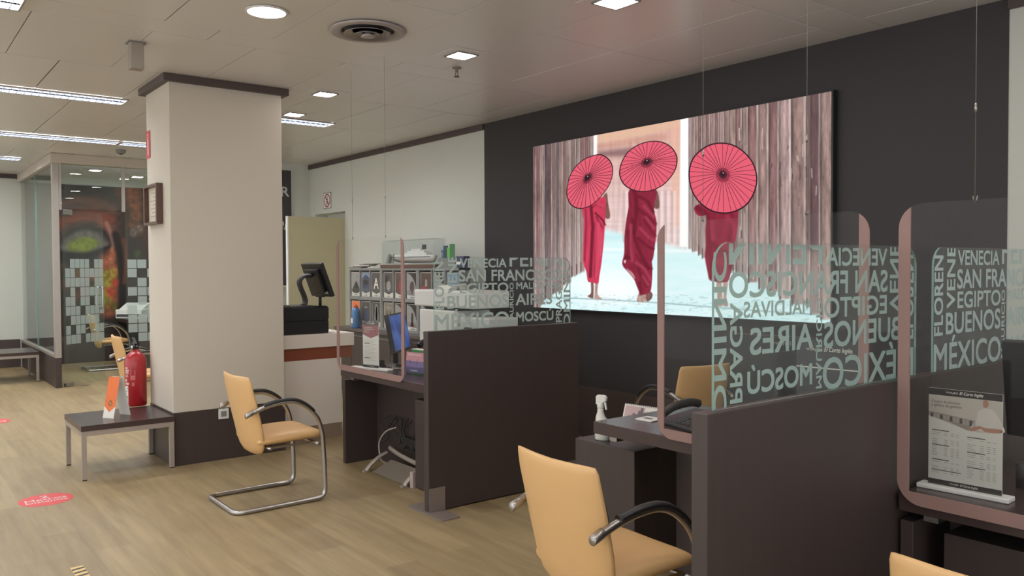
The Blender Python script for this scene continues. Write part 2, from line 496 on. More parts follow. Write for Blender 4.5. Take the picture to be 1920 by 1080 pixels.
DW0, DW1 = -7.075, -1.966        # extent of the charcoal part of the right wall
wb = B()
wb.box(-11.48, -11.32, WALL, WALL + 0.2, 0, CEIL, 0)
wb.box(-11.32, -10.35, WALL, WALL + 0.2, 2.36, CEIL, 0)
wb.box(-10.35, DW0, WALL, WALL + 0.2, 0, CEIL, 0)
wb.box(DW0, DW1, WALL - 0.006, WALL + 0.2, 0, CEIL, 1)
wb.box(DW1, 4, WALL, WALL + 0.2, 0, CEIL, 0)
struct(wb.build('wall_right', [M_CREAM, M_DARKWALL]))
bb = B()
bb.box(-10.3, 4, WALL - 0.018, WALL - 0.001, 0, 0.47, 0)
struct(bb.build('baseboard_right', M_TRIM, bevel=0.002))
tb = B()
tb.box(-11.48, DW0, WALL - 0.03, WALL - 0.001, CEIL - 0.065, CEIL - 0.0025, 0)
tb.box(DW1, 4, WALL - 0.03, WALL - 0.001, CEIL - 0.065, CEIL - 0.0025, 0)
struct(tb.build('trim_1', M_TRIM, bevel=0.002))
struct(B().box(-11.6, -11.48, 4.15, WALL + 0.2, 0, CEIL).build('wall_far', M_CREAM))
struct(B().box(-15.3, -11.6, 4.15, 4.25, 0, CEIL).build('wall_inner', M_CREAM))
struct(B().box(-15.42, -15.3, -5, 4.25, 0, CEIL).build('wall_rear', M_CREAM))
struct(B().box(-15.3, -15.285, -5, 1.88, 0, 0.45).build('baseboard_rear', M_TRIM))
struct(B().box(-15.3, -15.27, -5, 1.88, CEIL - 0.07, CEIL - 0.003).build('trim_2', M_TRIM))
# panel added behind the door opening to shut out the world light
struct(B().box(-11.5, -10.2, WALL + 0.2, WALL + 0.26, 0, CEIL).build('wall_light_block', M_CREAM))

# side door, standing open at right angles to the wall
dl = thing('door_1', 'cream door leaf standing open beside the far corner', 'door', (-10.36, WALL - 0.02, 0))
dl['kind'] = 'structure'
M_DOOR = mat('olive_cream_door', rgb(188, 180, 148), 0.6)
B().box(-0.045, 0.0, -0.80, 0.018, 0.01, 2.26).build('door_panel', M_DOOR, dl, bevel=0.002)
B().box(-0.05, 0.005, -0.815, -0.80, 0.01, 2.26).build('edge_strip', M_WHITE, dl)
hb = B(); hb.tube([(0.0, -0.72, 1.02), (0.05, -0.72, 1.02), (0.05, -0.60, 1.02)], 0.009, 8)
hb.build('handle', M_STEEL, dl)

# ------------------------------------------------------------------ column
CX0, CX1, CY0, CY1 = -7.42, -6.75, 1.87, 2.79
struct(B().box(CX0, CX1, CY0, CY1, 0.424, CEIL - 0.003).build('column', M_COLUMN, bevel=0.004))
struct(B().box(CX0 - 0.002, CX1 + 0.004, CY0 - 0.004, CY1 + 0.004, 0, 0.424).build('baseboard_column', M_WENGEV, bevel=0.002))
t = B()
t.box(CX0 - 0.05, CX1 + 0.05, CY0 - 0.05, CY1 + 0.05, CEIL - 0.058, CEIL - 0.003)
struct(t.build('trim_3', M_TRIM, bevel=0.002))

# ------------------------------------------------------------------ ceiling lights
def downlight_square(x, y, label, s=0.33, g=0.078, on=True):
    t = thing('ceiling_downlight', label, 'ceiling light', (x, y, CEIL - 0.002), 0, 'ceiling downlights')
    b = B()
    o = s / 2
    for a in ((-o, o, -o, -g), (-o, o, g, o), (-o, -g, -g, g), (g, o, -g, g)): b.box(*a, -0.004, -0.0005)
    b.build('frame_plate', M_CEIL, t, bevel=0.001)
    b = B()
    for a in ((-g - .012, g + .012, -g - .012, -g), (-g - .012, g + .012, g, g + .012), (-g - .012, -g, -g, g), (g, g + .012, -g, g)): b.box(*a, -0.012, -0.003)
    b.build('trim_ring', M_GREY, t)
    pts = catmull([(-g, -g * .8), (0, -g * 1.0), (g, -g * .8), (g, g * .8), (0, g), (-g, g * .8)], 4)
    B().prism([(p[0] * .93, p[1] * .93, -0.009) for p in pts], (0, 0, 0.006)).build('diffuser', M_LIGHT, t)
    return t
def downlight_round(x, y, label, r=0.11):
    t = thing('ceiling_downlight', label, 'ceiling light', (x, y, CEIL - 0.002), 0, 'ceiling downlights')
    B().lathe([(r, -0.002), (r + 0.012, -0.002), (r + 0.014, -0.008), (r, -0.012), (r - .002, -0.004)], seg=36).build('trim_ring', M_CEIL, t)
    B().lathe([(r * .97, -0.004), (r * .97, -0.009), (0.001, -0.0095)], seg=32).build('diffuser', M_LIGHT, t)
    return t
downlight_round(-4.75, 1.88, 'round glowing downlight left of the big round air vent')
downlight_square(-4.88, 3.37, 'square downlight in front of the small sprinkler head')
downlight_square(-6.68, 3.16, 'square downlight just right of the column top')
downlight_square(-7.74, 3.33, 'small square downlight touching the fluorescent strip right of the column')
downlight_square(-3.36, 3.40, 'square downlight at top edge of the picture above the red parasols', g=0.09)
OFF = 'square downlight outside the picture, one of a set partly added as fill'  # unseen lamps; several added to brighten the rear wall and fee notice
for x, y in ((-1.75, 3.38), (-3.2, 0.9), (-1.6, 1.2), (-1.1, 2.66), (-0.6, 1.7), (-3.2, -1.2), (-0.2, 0.8), (-9.2, -0.2), (-9.5, 3.4), (-11.0, 0.2), (-14.4, 1.15), (-14.4, 0.1), (-14.5, -0.9), (-13.4, 0.6), (-12.2, 0.2), (-9.9, 2.6)):
    downlight_square(x, y, OFF)
def strip(x, y0, y1, label, w=0.27):
    L = y1 - y0
    t = thing('fluorescent_light', label, 'ceiling light', (x, (y0 + y1) / 2, CEIL - 0.002), 0, 'fluorescent strip lights')
    b = B(); h = L / 2; o = w / 2
    for a in ((-o, -o + .010, -h, h), (o - .010, o, -h, h), (-o + .010, o - .010, -h, -h + .012), (-o + .010, o - .010, h - .012, h)): b.box(*a, -0.014, -0.0005)
    b.build('housing', M_GREYLEG, t)
    B().box(-o + .011, o - .011, -h + .013, h - .013, -0.003, -0.001).build('tube_diffuser', M_STRIPLIGHT, t)
    b = B(); n = max(3, int(L / 0.055))
    for sx in (-o + .011, o - .013, -.001): b.box(sx, sx + .002, -h + .013, h - .013, -0.0135, -0.004)
    for k in range(1, n):
        yy = -h + L * k / n
        b.box(-o + .0115, o - .0115, yy - .0012, yy + .0012, -0.0135, -0.004)
    # cross blades across the view of the long side
    for k in range(1, 6):
        xx = -o + w * k / 6
        b.box(xx - .001, xx + .001, -h + .013, h - .013, -0.0130, -0.0045)
    b.build('louvre', M_LOUVRE, t)
    return t
for x, y in ((-13.9, 2.75), (-14.5, 3.5)):  # lamps added to lift the dark office interior
    downlight_square(x, y, 'square downlight added to brighten the glass office')
strip(-8.08, 0.62, 1.86, 'fluorescent strip at left, nearest of the ceiling strips, touching column edge')
strip(-8.08, 2.64, 3.88, 'fluorescent strip sticking out on the right side of the column')
strip(-8.08, -0.64, 0.60, 'fluorescent strip continuing beyond the left picture edge, nearest row')
strip(-10.74, 1.14, 2.38, 'fluorescent strip in middle row above the glass office front')
strip(-10.74, -0.12, 1.12, 'fluorescent strip in middle row at the left picture edge')
strip(-10.74, 2.40, 3.64, 'fluorescent strip in middle row reaching behind the column')
strip(-13.1, 0.40, 1.66, 'farthest fluorescent strip outside the glass office at left picture edge')
strip(-13.1, 2.08, 3.08, 'fluorescent strip inside the glass office')
strip(-13.1, 3.10, 4.05, 'fluorescent strip inside the glass office close to the column')
strip(-5.46, -0.52, 0.72, 'fluorescent strip cut by the top left picture corner')
for x, y in ((-2.82, -1.6), (-2.82, -0.3), (-0.18, -1.2), (-5.46, -2.0)):
    strip(x, y - 0.62, y + 0.62, 'fluorescent strip outside the picture over the customer side')

# round air diffuser
t = thing('air_vent', 'large round grey air vent in the ceiling panels', 'air vent', (-4.73, 2.54, CEIL - 0.002))
M_VENT = mat('vent_grey', rgb(176, 168, 166), 0.35, metal=0.3)
B().lathe([(0.165, -0.004), (0.225, -0.002), (0.245, -0.010), (0.235, -0.022), (0.20, -0.024), (0.165, -0.012), (0.165, -0.004)], seg=40).build('outer_ring', M_VENT, t)
B().lathe([(0.16, -0.003), (0.16, -0.005), (0.001, -0.005)], seg=32).build('dark_core', M_DKGREY, t)
for r0, r1, z0, z1 in ((0.098, 0.156, -0.010, -0.034), (0.05, 0.096, -0.014, -0.042)):
    B().lathe([(r0, z0), (r0 + .006, z0 - .002), (r1, z1), (r1 - .003, z1 + .004), (r0, z0)], seg=36).build('cone_ring', M_VENT, t)
B().lathe([(0.012, -0.006), (0.018, -0.02), (0.045, -0.046), (0.03, -0.05), (0.001, -0.05)], seg=28).build('centre_cone', M_VENT, t)
# sprinkler
t = thing('sprinkler', 'small dark sprinkler head hanging below the ceiling', 'sprinkler', (-5.22, 3.56, CEIL - 0.002))
B().lathe([(0.035, 0), (0.035, -0.006), (0.012, -0.012), (0.012, -0.03), (0.001, -0.03)], seg=16).build('pipe', M_PLATE, t)
b = B()
for s in (-1, 1): b.tube([(s * 0.006, 0, -0.03), (s * 0.018, 0, -0.045), (s * 0.006, 0, -0.066)], 0.003, 6)
b.lathe([(0.022, -0.066), (0.022, -0.069), (0.001, -0.069)], seg=14)
b.build('head', M_DKGREY, t)
# ceiling box and detector
t = thing('ceiling_sensor', 'pale box hanging from the ceiling left of the column', 'sensor', (-5.95, 1.44, CEIL - 0.002))
B().box(-0.042, 0.042, -0.042, 0.042, -0.18, 0).build('body', mat('sensor_cream', rgb(158, 148, 138), 0.5), t, bevel=0.006)
B().box(-0.056, 0.056, -0.056, 0.056, -0.006, 0.0).build('mounting_plate', M_GREY, t)
t = thing('smoke_detector', 'tiny round smoke detector above the glass office', 'detector', (-11.4, 2.56, CEIL - 0.002))
B().lathe([(0.06, 0), (0.06, -0.02), (0.045, -0.045), (0.001, -0.048)], seg=20).build('body', M_GREY, t)
B().lathe([(0.025, -0.046), (0.02, -0.056), (0.001, -0.056)], seg=14).build('chamber', M_DKGREY, t)

# ------------------------------------------------------------------ backlit picture on the charcoal wall
PY = WALL - 0.062
BACKLIGHT = 0.62
lb = thing('light_box', 'large backlit picture of three red parasols on the charcoal wall', 'light box', (-4.64, WALL - 0.02, 1.965))
LO = Vector((-4.64, WALL - 0.02, 1.965))
X0, X1, Z0, Z1 = -6.19, -3.035, 1.178, 2.745
cv_ = Canvas((X0, PY, Z0), (1, 0, 0), (0, 0, 1), X1 - X0, Z1 - Z0, 620, 330)
px_, py_ = cv_.px, cv_.py
def ca(pts, ox, oy, s): return [(ox + x * s, oy + y * s) for x, y in pts]
SA = 290 / 1566.0; SCc = 300 / 1409.0
A = lambda p: ca(p, 1000, 240, SA)
Bq = lambda p: ca(p, 1000, 400, SA)
Cq = lambda p: ca(p, 1270, 170, SCc)
Dq = lambda p: ca(p, 1270, 390, SCc)
# pale icy ground
g = fbm(px_ / 90, py_ / 10, 3)[..., None]
cv_.C = np.array([206, 243, 246.]) * (1 - g) + np.array([238, 253, 254.]) * g
cv_.blend(sstep(60, 0, np.hypot((px_ - 1150) / 2.2, (py_ - 540))) * .8, (255, 255, 255))
cv_.blend((1 - sstep(0, 16, np.abs(py_ - 445))) * .55, (186, 230, 234))
cv_.blend((1 - sstep(0, 5, np.abs(py_ - 468 - (px_ - 1150) * .02))) * .8, (250, 255, 255))
sp = (fbm(px_ / 9, py_ / 1.6, 21) > .64) & (py_ > 552)
cv_.blend(sp * .35, (140, 168, 170))
cv_.stroke([(1000, 557), (1120, 561), (1250, 569), (1400, 581), (1560, 592)], 1.6, (140, 170, 174), 1.6, .75)
# far building between the posts
bl = sstep(1108, 1114, px_) * (1 - sstep(1284, 1290, px_)) * (1 - sstep(-6, 8, py_ - (424 + (px_ - 1113) * .24)))
t_ = np.clip((py_ - 230) / 220, 0, 1)[..., None]
bc = np.array([212, 168, 156.]) * (1 - t_) + np.array([230, 206, 204.]) * t_
bc = bc * (1 + .10 * (fbm(px_ / 5, py_ / 90, 5) - .5) * 2)[..., None] * (1 + .06 * (fbm(px_ / 60, py_ / 4, 6) - .5) * 2)[..., None]
cv_.C = cv_.C * (1 - bl[..., None]) + bc * bl[..., None]
cv_.poly([(1119, 245), (1284, 205), (1284, 236), (1200, 256), (1119, 270)], (228, 188, 160), 5, 0, .85)
cv_.poly([(1119, 270), (1250, 250), (1250, 262), (1119, 280)], (204, 150, 132), 5, 0, .6)
cv_.poly([(1122, 284), (1190, 276), (1215, 282), (1180, 294), (1122, 294)], (128, 96, 98), 6, 0, .75)
cv_.poly([(1256, 236), (1274, 230), (1274, 420), (1262, 430)], (234, 184, 162), 4, 0, .7)
for xx in (1182, 1196, 1210, 1224): cv_.stroke([(xx, 268), (xx, 330)], 3, (176, 128, 120), 3, .45, 0)
for xx in (1170, 1183, 1208, 1222, 1236, 1248, 1260): cv_.stroke([(xx, 360), (xx, 452)], 3.5, (190, 160, 160), 3, .5, 0); cv_.stroke([(xx + 5, 360), (xx + 5, 452)], 3, (246, 234, 234), 3, .6, 0)
cv_.poly([(1113, 220), (1120.5, 220), (1119, 302), (1112.5, 302)], (255, 253, 250), 1.4, 0)
cv_.poly([(1276, 195), (1291, 195), (1290, 463), (1274, 463)], (255, 254, 252), 2, 0)
# rows of wooden posts
def posts(xs, cols, bot, seed, dark):
    for i in range(len(xs) - 1):
        a, b_ = xs[i], xs[i + 1]; w_ = b_ - a
        yb = bot(b_) + ((i * 7 + seed) % 5) * 1.3
        al = sstep(a - .6, a + .6, px_) * (1 - sstep(b_ - .6, b_ + .6, px_)) * (1 - sstep(yb - 2.5, yb + 2.5, py_))
        if al.max() <= 0: continue
        t = np.clip((px_ - a) / w_, 0, 1)
        c0 = np.array(cols[i % len(cols)], float) * .86 * np.array([1.0, .97, .97])
        n1 = fbm(px_ / max(2.2, w_ * .22), py_ / 46, seed + i); n2 = fbm(px_ / 2.4, py_ / 9, seed + 50 + i)
        k = .80 + .30 * np.sin(PI * np.clip(t * 1.05, 0, 1)) + (n1 - .5) * .60 + (n2 - .5) * .22
        c = c0 * k[..., None]
        low = sstep(yb - 190, yb - 20, py_)[..., None] * .36
        c = c * (1 - low) + np.array([204, 190, 188.]) * low * (.86 + .28 * n1[..., None])
        rid = (sstep(.74, .9, t) * (1 - sstep(.95, 1.0, t)) * (.15 + .75 * n1))[..., None]
        c = c * (1 - rid) + np.array([236, 222, 216.]) * rid
        dk = ((1 - sstep(0, .20, t)) * dark)[..., None]
        c = c * (1 - dk) + np.array([74, 58, 60.]) * dk
        cv_.C = cv_.C * (1 - al[..., None]) + c * al[..., None]
        if w_ > 6: cv_.poly([(a, yb - 12 - w_ * .8), (a + 1.6 + w_ * .06, yb - 12 - w_ * .8), (a + 1.6 + w_ * .06, yb + 2), (a, yb + 2)], (84, 66, 70), 1.2, 0, .8)
posts([990, 1006, 1014, 1021, 1036, 1043, 1049, 1056, 1064, 1071, 1080, 1088, 1096, 1104, 1113], [(150, 118, 116), (150, 112, 112), (168, 150, 144), (110, 92, 94), (138, 112, 108), (120, 104, 104), (170, 146, 138), (140, 112, 108), (172, 154, 146), (150, 128, 122), (178, 160, 152)], lambda x: 580 - max(0, x - 1008) * .86, 2, .45)
posts([1291, 1297, 1303, 1309, 1316, 1323, 1331, 1340, 1348, 1357, 1367, 1379, 1391, 1402, 1422, 1441, 1461, 1483, 1512, 1519, 1538, 1566], [(190, 166, 162), (160, 136, 130), (172, 146, 136), (150, 122, 118), (168, 146, 138), (152, 120, 116), (172, 146, 140), (150, 118, 116)], lambda x: 462 + (x - 1290) * .49, 31, .40)
cv_.poly([(1513, 160), (1536, 160), (1534, 470), (1512, 470)], (82, 64, 68), 7, 0, .55)
rk = random.Random(11)
for k in range(46):
    x = rk.uniform(1375, 1552); y = rk.uniform(230, 540); h = rk.uniform(5, 24)
    cv_.stroke([(x, y), (x + rk.uniform(-2, 2), y + h)], rk.uniform(.8, 2), rk.choice(((70, 56, 60), (240, 230, 226), (96, 76, 78))), 1.2, .6, 0)
# robed walkers
PINK = (206, 64, 92); DK = (104, 32, 46); CR = (140, 44, 64); LT = (176, 70, 92); SK = (126, 90, 84); SKL = (182, 150, 140)
arm1 = A([(690, 730), (742, 655), (757, 760), (777, 868), (770, 916), (726, 904), (722, 790)])
for q, c in ((arm1, SK), (Bq([(583, 690), (609, 700), (608, 850), (588, 858), (548, 838), (584, 806)]), SK), (Bq([(627, 690), (656, 700), (650, 822), (697, 866), (622, 868), (622, 800)]), SKL)): cv_.poly(q, c, 1.1, 3, 1, .15, (4, 8))
cv_.poly(A([(505, 780), (700, 700), (735, 740), (728, 930)]) + Bq([(722, 160), (712, 300), (690, 500), (668, 640), (655, 712), (600, 700), (553, 690), (538, 600), (518, 540), (503, 470), (508, 250), (512, 60)]), PINK, 1.0, 3, 1, .10, (5, 30))
for q, w_, op in ((A([(585, 800), (600, 1000)]) + Bq([(596, 200), (588, 420), (578, 640)]), 4.5, .85), (A([(628, 862), (700, 930), (726, 980)]), 2.2, .9), (A([(640, 900), (700, 1010)]), 2, .6), (A([(530, 830), (535, 1000)]) + Bq([(530, 200), (520, 480)]), 2.6, .5), (A([(690, 800), (640, 780), (600, 800)]), 3, .4), (Bq([(615, 100), (620, 640)]), 2.4, .35)): cv_.stroke(q, w_, DK, 2.2, op)
for q in (Bq([(660, 100), (655, 400), (635, 640)]), Bq([(690, 200), (680, 420)]), A([(655, 780), (700, 790)])): cv_.stroke(q, 3, (226, 96, 122), 3, .45)
for q, c in ((A([(1225, 630), (1262, 655), (1278, 770), (1268, 815), (1226, 812), (1216, 760)]), SK), (Bq([(1076, 800), (1142, 800), (1140, 890), (1098, 900), (1048, 884)]), SKL), (Bq([(1140, 800), (1172, 780), (1208, 820), (1192, 870), (1148, 892)]), SK)): cv_.poly(q, c, 1.1, 3, 1, .2, (4, 6))
cv_.poly(A([(985, 600), (1235, 600), (1228, 760), (1222, 830), (1242, 920)]) + Bq([(1248, 110), (1242, 230), (1216, 440), (1200, 490), (1206, 560), (1196, 740), (1175, 800), (1100, 826), (1070, 790), (1040, 720), (1020, 670), (960, 595), (914, 545), (900, 495), (920, 400), (922, 240), (942, 60)]) + A([(965, 800)]), CR, 1.0, 3, 1, .12, (6, 20))
for q, w_, op in ((A([(1020, 640), (1045, 800), (1020, 1060)]), 6, .7), (A([(1060, 690), (1150, 740), (1215, 850)]), 4, .7), (A([(1060, 820), (1150, 890), (1240, 970)]), 4, .6), (Bq([(1000, 60), (1030, 260), (1100, 440), (1170, 560)]), 5, .7), (Bq([(960, 180), (975, 300), (960, 440)]), 6, .55), (Bq([(1060, 250), (1150, 330), (1215, 360)]), 3.5, .7), (Bq([(1060, 560), (1100, 650), (1150, 740)]), 4, .6), (Bq([(1080, 700), (1085, 820)]), 4, .7), (Bq([(940, 445), (975, 452)]), 5, .9), (Bq([(1120, 60), (1200, 180), (1240, 230)]), 3, .5), (Bq([(1040, 420), (1120, 520), (1200, 560)]), 3, .5)): cv_.stroke(q, w_, DK, 3, op)
for q in (Bq([(1140, 40), (1220, 150)]), Bq([(1040, 500), (1120, 560), (1185, 670)]), Bq([(1080, 150), (1180, 250), (1230, 270)]), A([(1120, 790), (1220, 900)]), Bq([(990, 120), (985, 330), (1000, 480)]), Bq([(1110, 640), (1160, 720)])): cv_.stroke(q, 3.4, LT, 3.5, .7)
cv_.poly(Bq([(915, 480), (938, 476), (928, 508)]), (226, 206, 200), 1, 3); cv_.poly(Bq([(940, 558), (1000, 597), (1026, 640), (1024, 664), (972, 600)]), (206, 170, 166), 1.2, 3, .8)
for q in (Dq([(345, 640), (385, 640), (396, 790), (400, 860), (345, 858), (352, 780)]), Dq([(404, 640), (446, 640), (432, 780), (448, 858), (404, 856), (408, 760)])): cv_.poly(q, SKL, 1.1, 3, 1, .2, (4, 8))
cv_.poly(Dq([(160, -20), (165, 50), (215, 74), (262, 62), (246, 180), (250, 330), (242, 430), (265, 560), (285, 632), (340, 650), (440, 650), (470, 570), (492, 480), (500, 400), (508, 300), (530, 180), (536, 40), (530, -40), (340, -60)]), CR, 1.0, 3, 1, .12, (6, 20))
for q, w_, op in ((Dq([(262, 60), (285, 180), (275, 400)]), 6, .6), (Dq([(300, 300), (380, 380), (450, 390)]), 5, .6), (Dq([(180, 0), (240, 40)]), 8, .6), (Dq([(480, 60), (470, 240), (440, 380)]), 5, .4), (Dq([(300, 430), (290, 620)]), 4, .5), (Dq([(500, 320), (470, 560)]), 4, .5)): cv_.stroke(q, w_, DK, 4, op)
for q in (Dq([(440, 80), (500, 160), (495, 260)]), Dq([(330, 470), (420, 510), (430, 620)]), Dq([(300, 120), (310, 280)]), Dq([(430, 320), (480, 420)])): cv_.stroke(q, 5, (170, 62, 84), 5, .6)
cv_.mesh('picture', print_material('backlit_print', BACKLIGHT), LO, lb)
# parasols are crisp: printed shapes lying on the film
pb = B()
def pe(name, c): return emis(name, c, BACKLIGHT)
PMAT = [pe('print_parasol_pink', rgb(230, 98, 118)), pe('print_parasol_edge', rgb(58, 34, 42)), pe('print_hub_mid', rgb(186, 70, 90)), pe('print_hub_dark', rgb(132, 54, 68)), pe('print_hub_glint', rgb(200, 180, 180))]
def shape(pts, mi, lay):
    q = []
    for x, y in pts:
        v = at(x, y, 1, PY); q.append(Vector((v.x, PY - 0.0004 * lay, v.z)) - LO)
    pb.poly(q, mi)
def parasol(rim, hub, fn, ribs):
    R0 = fn(rim); hb_ = fn([hub])[0]
    R1 = catmull(R0, 6)
    cx = sum(p[0] for p in R1) / len(R1); cy = sum(p[1] for p in R1) / len(R1)
    shape([(cx + (x - cx) * 1.022, cy + (y - cy) * 1.022) for x, y in R1], 1, 1)
    shape([(cx + (x - cx) * 0.982, cy + (y - cy) * 0.982) for x, y in R1], 0, 2)
    n = len(R1)
    for k_, (hr, mi) in enumerate(((.21, 2), (.12, 3))):
        shape([(hb_[0] + (x - hb_[0]) * hr, hb_[1] + (y - hb_[1]) * hr) for x, y in R1], mi, 3 + k_)
    for k in range(ribs):
        x, y = R1[int(k * n / ribs) % n]
        x = cx + (x - cx) * 0.985; y = cy + (y - cy) * 0.985
        dx, dy = x - hb_[0], y - hb_[1]; l = math.hypot(dx, dy); nx, ny = -dy / l, dx / l
        m1 = (hb_[0] + dx * .5, hb_[1] + dy * .5 - .02 * l)
        shape([(hb_[0] + nx * .35, hb_[1] + ny * .35), (m1[0] + nx * .48, m1[1] + ny * .48), (x + nx * .42, y + ny * .42), (x - nx * .42, y - ny * .42), (m1[0] - nx * .48, m1[1] - ny * .48), (hb_[0] - nx * .35, hb_[1] - ny * .35)], 1, 6)
    shape([(hb_[0] + 4.6 * math.cos(a), hb_[1] + 4.6 * math.sin(a)) for a in [2 * PI * k / 20 for k in range(20)]], 1, 7)
    shape([(hb_[0] + 1 + 1.1 * math.cos(a), hb_[1] - 2 + 1.1 * math.sin(a)) for a in [2 * PI * k / 10 for k in range(10)]], 4, 8)
parasol([(660, 270), (735, 295), (785, 350), (803, 420), (795, 500), (765, 580), (720, 650), (650, 730), (570, 790), (480, 815), (400, 790), (355, 730), (340, 650), (355, 540), (390, 450), (450, 370), (540, 305)], (548, 500), A, 32)
parasol([(1225, 135), (1320, 150), (1400, 200), (1445, 270), (1455, 330), (1440, 410), (1395, 490), (1320, 570), (1230, 620), (1130, 643), (1020, 630), (930, 580), (885, 510), (875, 440), (895, 350), (950, 255), (1030, 190), (1120, 150)], (1148, 340), A, 34)
parasol([(400, 463), (500, 485), (590, 545), (660, 630), (695, 730), (695, 830), (660, 930), (600, 1010), (510, 1060), (410, 1078), (300, 1055), (200, 985), (135, 890), (107, 780), (110, 680), (145, 590), (215, 520), (300, 475)], (402, 735), Cq, 34)
pb.build('printed_parasols', PMAT, lb)
b = B()
b.box(X0 - .012 - LO.x, X1 + .012 - LO.x, PY + .002 - LO.y, WALL - 0.008 - LO.y, Z0 - .012 - LO.z, Z1 + .012 - LO.z)
b.build('frame', M_BLACK, lb, bevel=0.002)

# ------------------------------------------------------------------ chairs
def cross(y, z, hw, th, ty, tz, n=20, p=3.2, dish=0.0):
    """one upholstery cross-section: super-ellipse across x, thickness along (ty,tz)"""
    out = []
    for k in range(n):
        a = 2 * PI * k / n
        cx = math.copysign(abs(math.cos(a)) ** (2 / p), math.cos(a)); sx = math.copysign(abs(math.sin(a)) ** (2 / 2.2), math.sin(a))
        x = hw * cx
        q = dish * (x / 0.24) ** 2
        out.append(Vector((x, y + ty * (sx * th / 2 + q), z + tz * (sx * th / 2 + q))))
    return out
def arm_path(s):
    return [(s * .246, -.205, .634), (s * .252, -.115, .668), (s * .258, -.026, .688), (s * .262, .066, .692), (s * .262, .140, .668), (s * .262, .213, .612), (s * .262, .262, .540), (s * .262, .288, .44)]
def make_chair(name, label):
    t = thing(name, label, 'chair', (0, 0, 0), 0, 'tan cantilever chairs')
    rows = []
    prof = [(-.232, .866, .20, .014), (-.230, .862, .232, .024), (-.224, .84, .240, .036), (-.212, .78, .243, .048), (-.192, .70, .243, .054), (-.170, .60, .242, .058), (-.150, .52, .238, .060),
            (-.134, .44, .228, .060), (-.120, .385, .205, .054), (-.108, .35, .165, .040), (-.103, .338, .11, .02)]
    for y, z, hw, th in prof:
        rows.append(cross(y, z, hw, th, 0.97, 0.24, dish=0.030))
    B().loft(rows[::-1]).build('backrest', M_TAN, t)
    rows = []
    sp = [(-.135, .43, .20, .05), (-.125, .432, .222, .066), (-.06, .434, .234, .075), (.05, .438, .238, .080), (.16, .442, .238, .078), (.26, .440, .236, .072), (.30, .434, .228, .058), (.322, .424, .21, .034), (.328, .418, .18, .015)]
    for y, z, hw, th in sp:
        rows.append(cross(y, z, hw, th, 0.0, 1.0, p=5, dish=0.008))
    B().loft(rows).build('seat', M_TAN, t)
    f = B()
    path = []
    R_ = catmull(arm_path(1), 5, False)
    Lf = catmull(arm_path(-1), 5, False)
    down = [Vector((.262, .300, .25)), Vector((.262, .305, .015)), Vector((.262, -.310, .015)), Vector((-.262, -.310, .015)), Vector((-.262, .305, .015)), Vector((-.262, .300, .25))]
    mid = fillet([R_[-1]] + down + [Lf[-1]], 0.065, 6)
    path = [Vector(p) for p in R_[:-1]] + mid + [Vector(p) for p in Lf[:-1]][::-1]
    f.tube(path, 0.0155, 12)
    f.tube([(-.262, .262, .385), (.262, .262, .385)], 0.010, 8)
    f.tube([(-.255, -.07, .392), (.255, -.07, .392)], 0.009, 8)
    for s in (-1, 1): f.box(s * .21 - .012, s * .21 + .012, -.07, .262, .386, .398)
    f.build('frame', M_TUBE, t)
    for s in (-1, 1):
        p = catmull(arm_path(s)[1:7], 5, False)
        p = p[:-4]
        B().tube([(x, y, z + .013) for x, y, z in p], 0.021, 12, flat=(1.0, 0.62)).build('armrest', M_BLACK, t)
        b = B(); b.lathe([(0.001, -.001), (.016, 0), (.0195, .004), (.0195, .05), (.014, .056), (.001, .057)], seg=14)
        for i in range(len(b.v)):
            v = b.v[i]; b.v[i] = Vector((s * .244 + v.x, -.232 + v.z * .93, .624 + v.y + v.z * .36))
        b.build('arm_end_cap', M_STEEL, t)
    return t
ch = make_chair('cantilever_chair', 'tan chair facing the far service desk beside the column')
ch.location = (-5.40, 2.10, 0)
dup(ch, (-2.27, 2.185, 0), math.radians(-3), 'tan chair at lower middle facing the desk with spray bottle')
dup(ch, (-0.77, 2.165, 0), math.radians(2), 'tan chair back peeping in at the bottom right corner')
dup(ch, (-3.93, 4.70, 0), math.radians(82), 'tan chair seen through lettered glass behind the desk with spray bottle')
dup(ch, (-9.36, 2.23, 0), math.radians(-3), 'tan chair partly hidden behind the red fire extinguisher')
dup(ch, (-14.1, 2.90, 0), math.radians(0), 'tan chair inside the glass office')

# ------------------------------------------------------------------ service desks
def desk(label, x0, x1, y0, y1, left_panel=True, top=0.77):
    t = thing('service_desk', label, 'desk', ((x0 + x1) / 2, (y0 + y1) / 2, 0), 0, 'service desks')
    hx = (x1 - x0) / 2; hy = (y1 - y0) / 2
    B().box(-hx, hx, -hy, hy, top - .062, top).build('desk_top', M_WENGE_TOP, t, bevel=0.003)
    if left_panel: B().box(-hx, -hx + .045, -hy + .015, hy - .02, 0.0, top - .098).build('side_panel', M_WENGEV, t, bevel=0.002)
    B().box(hx - .05, hx - .005, -hy + .03, hy - .02, 0.0, top - .098).build('side_panel', M_WENGEV, t, bevel=0.002)
    B().box((-hx + .045) if left_panel else -hx + .30, hx - .05, -hy + .30, -hy + .325, 0.0, top - .066).build('modesty_panel', M_WENGEV, t)
    for sx in (-hx + .06, hx - .12):
        for sy in (-hy + .06, hy - .12):
            B().box(sx, sx + .05, sy, sy + .05, top - .098, top - .062).build('spacer', M_STEEL, t)
    return t
D1 = desk('far service desk with a blue screen monitor and clear hanging screen', -6.02, -4.49, 2.96, 3.78)
desk('middle service desk with black keypad and white coaster', -3.07, -1.50, 2.935, 3.755, left_panel=False)
D3 = desk('nearest service desk at right edge with the printed fee notice', -1.42, 0.35, 2.84, 3.66)
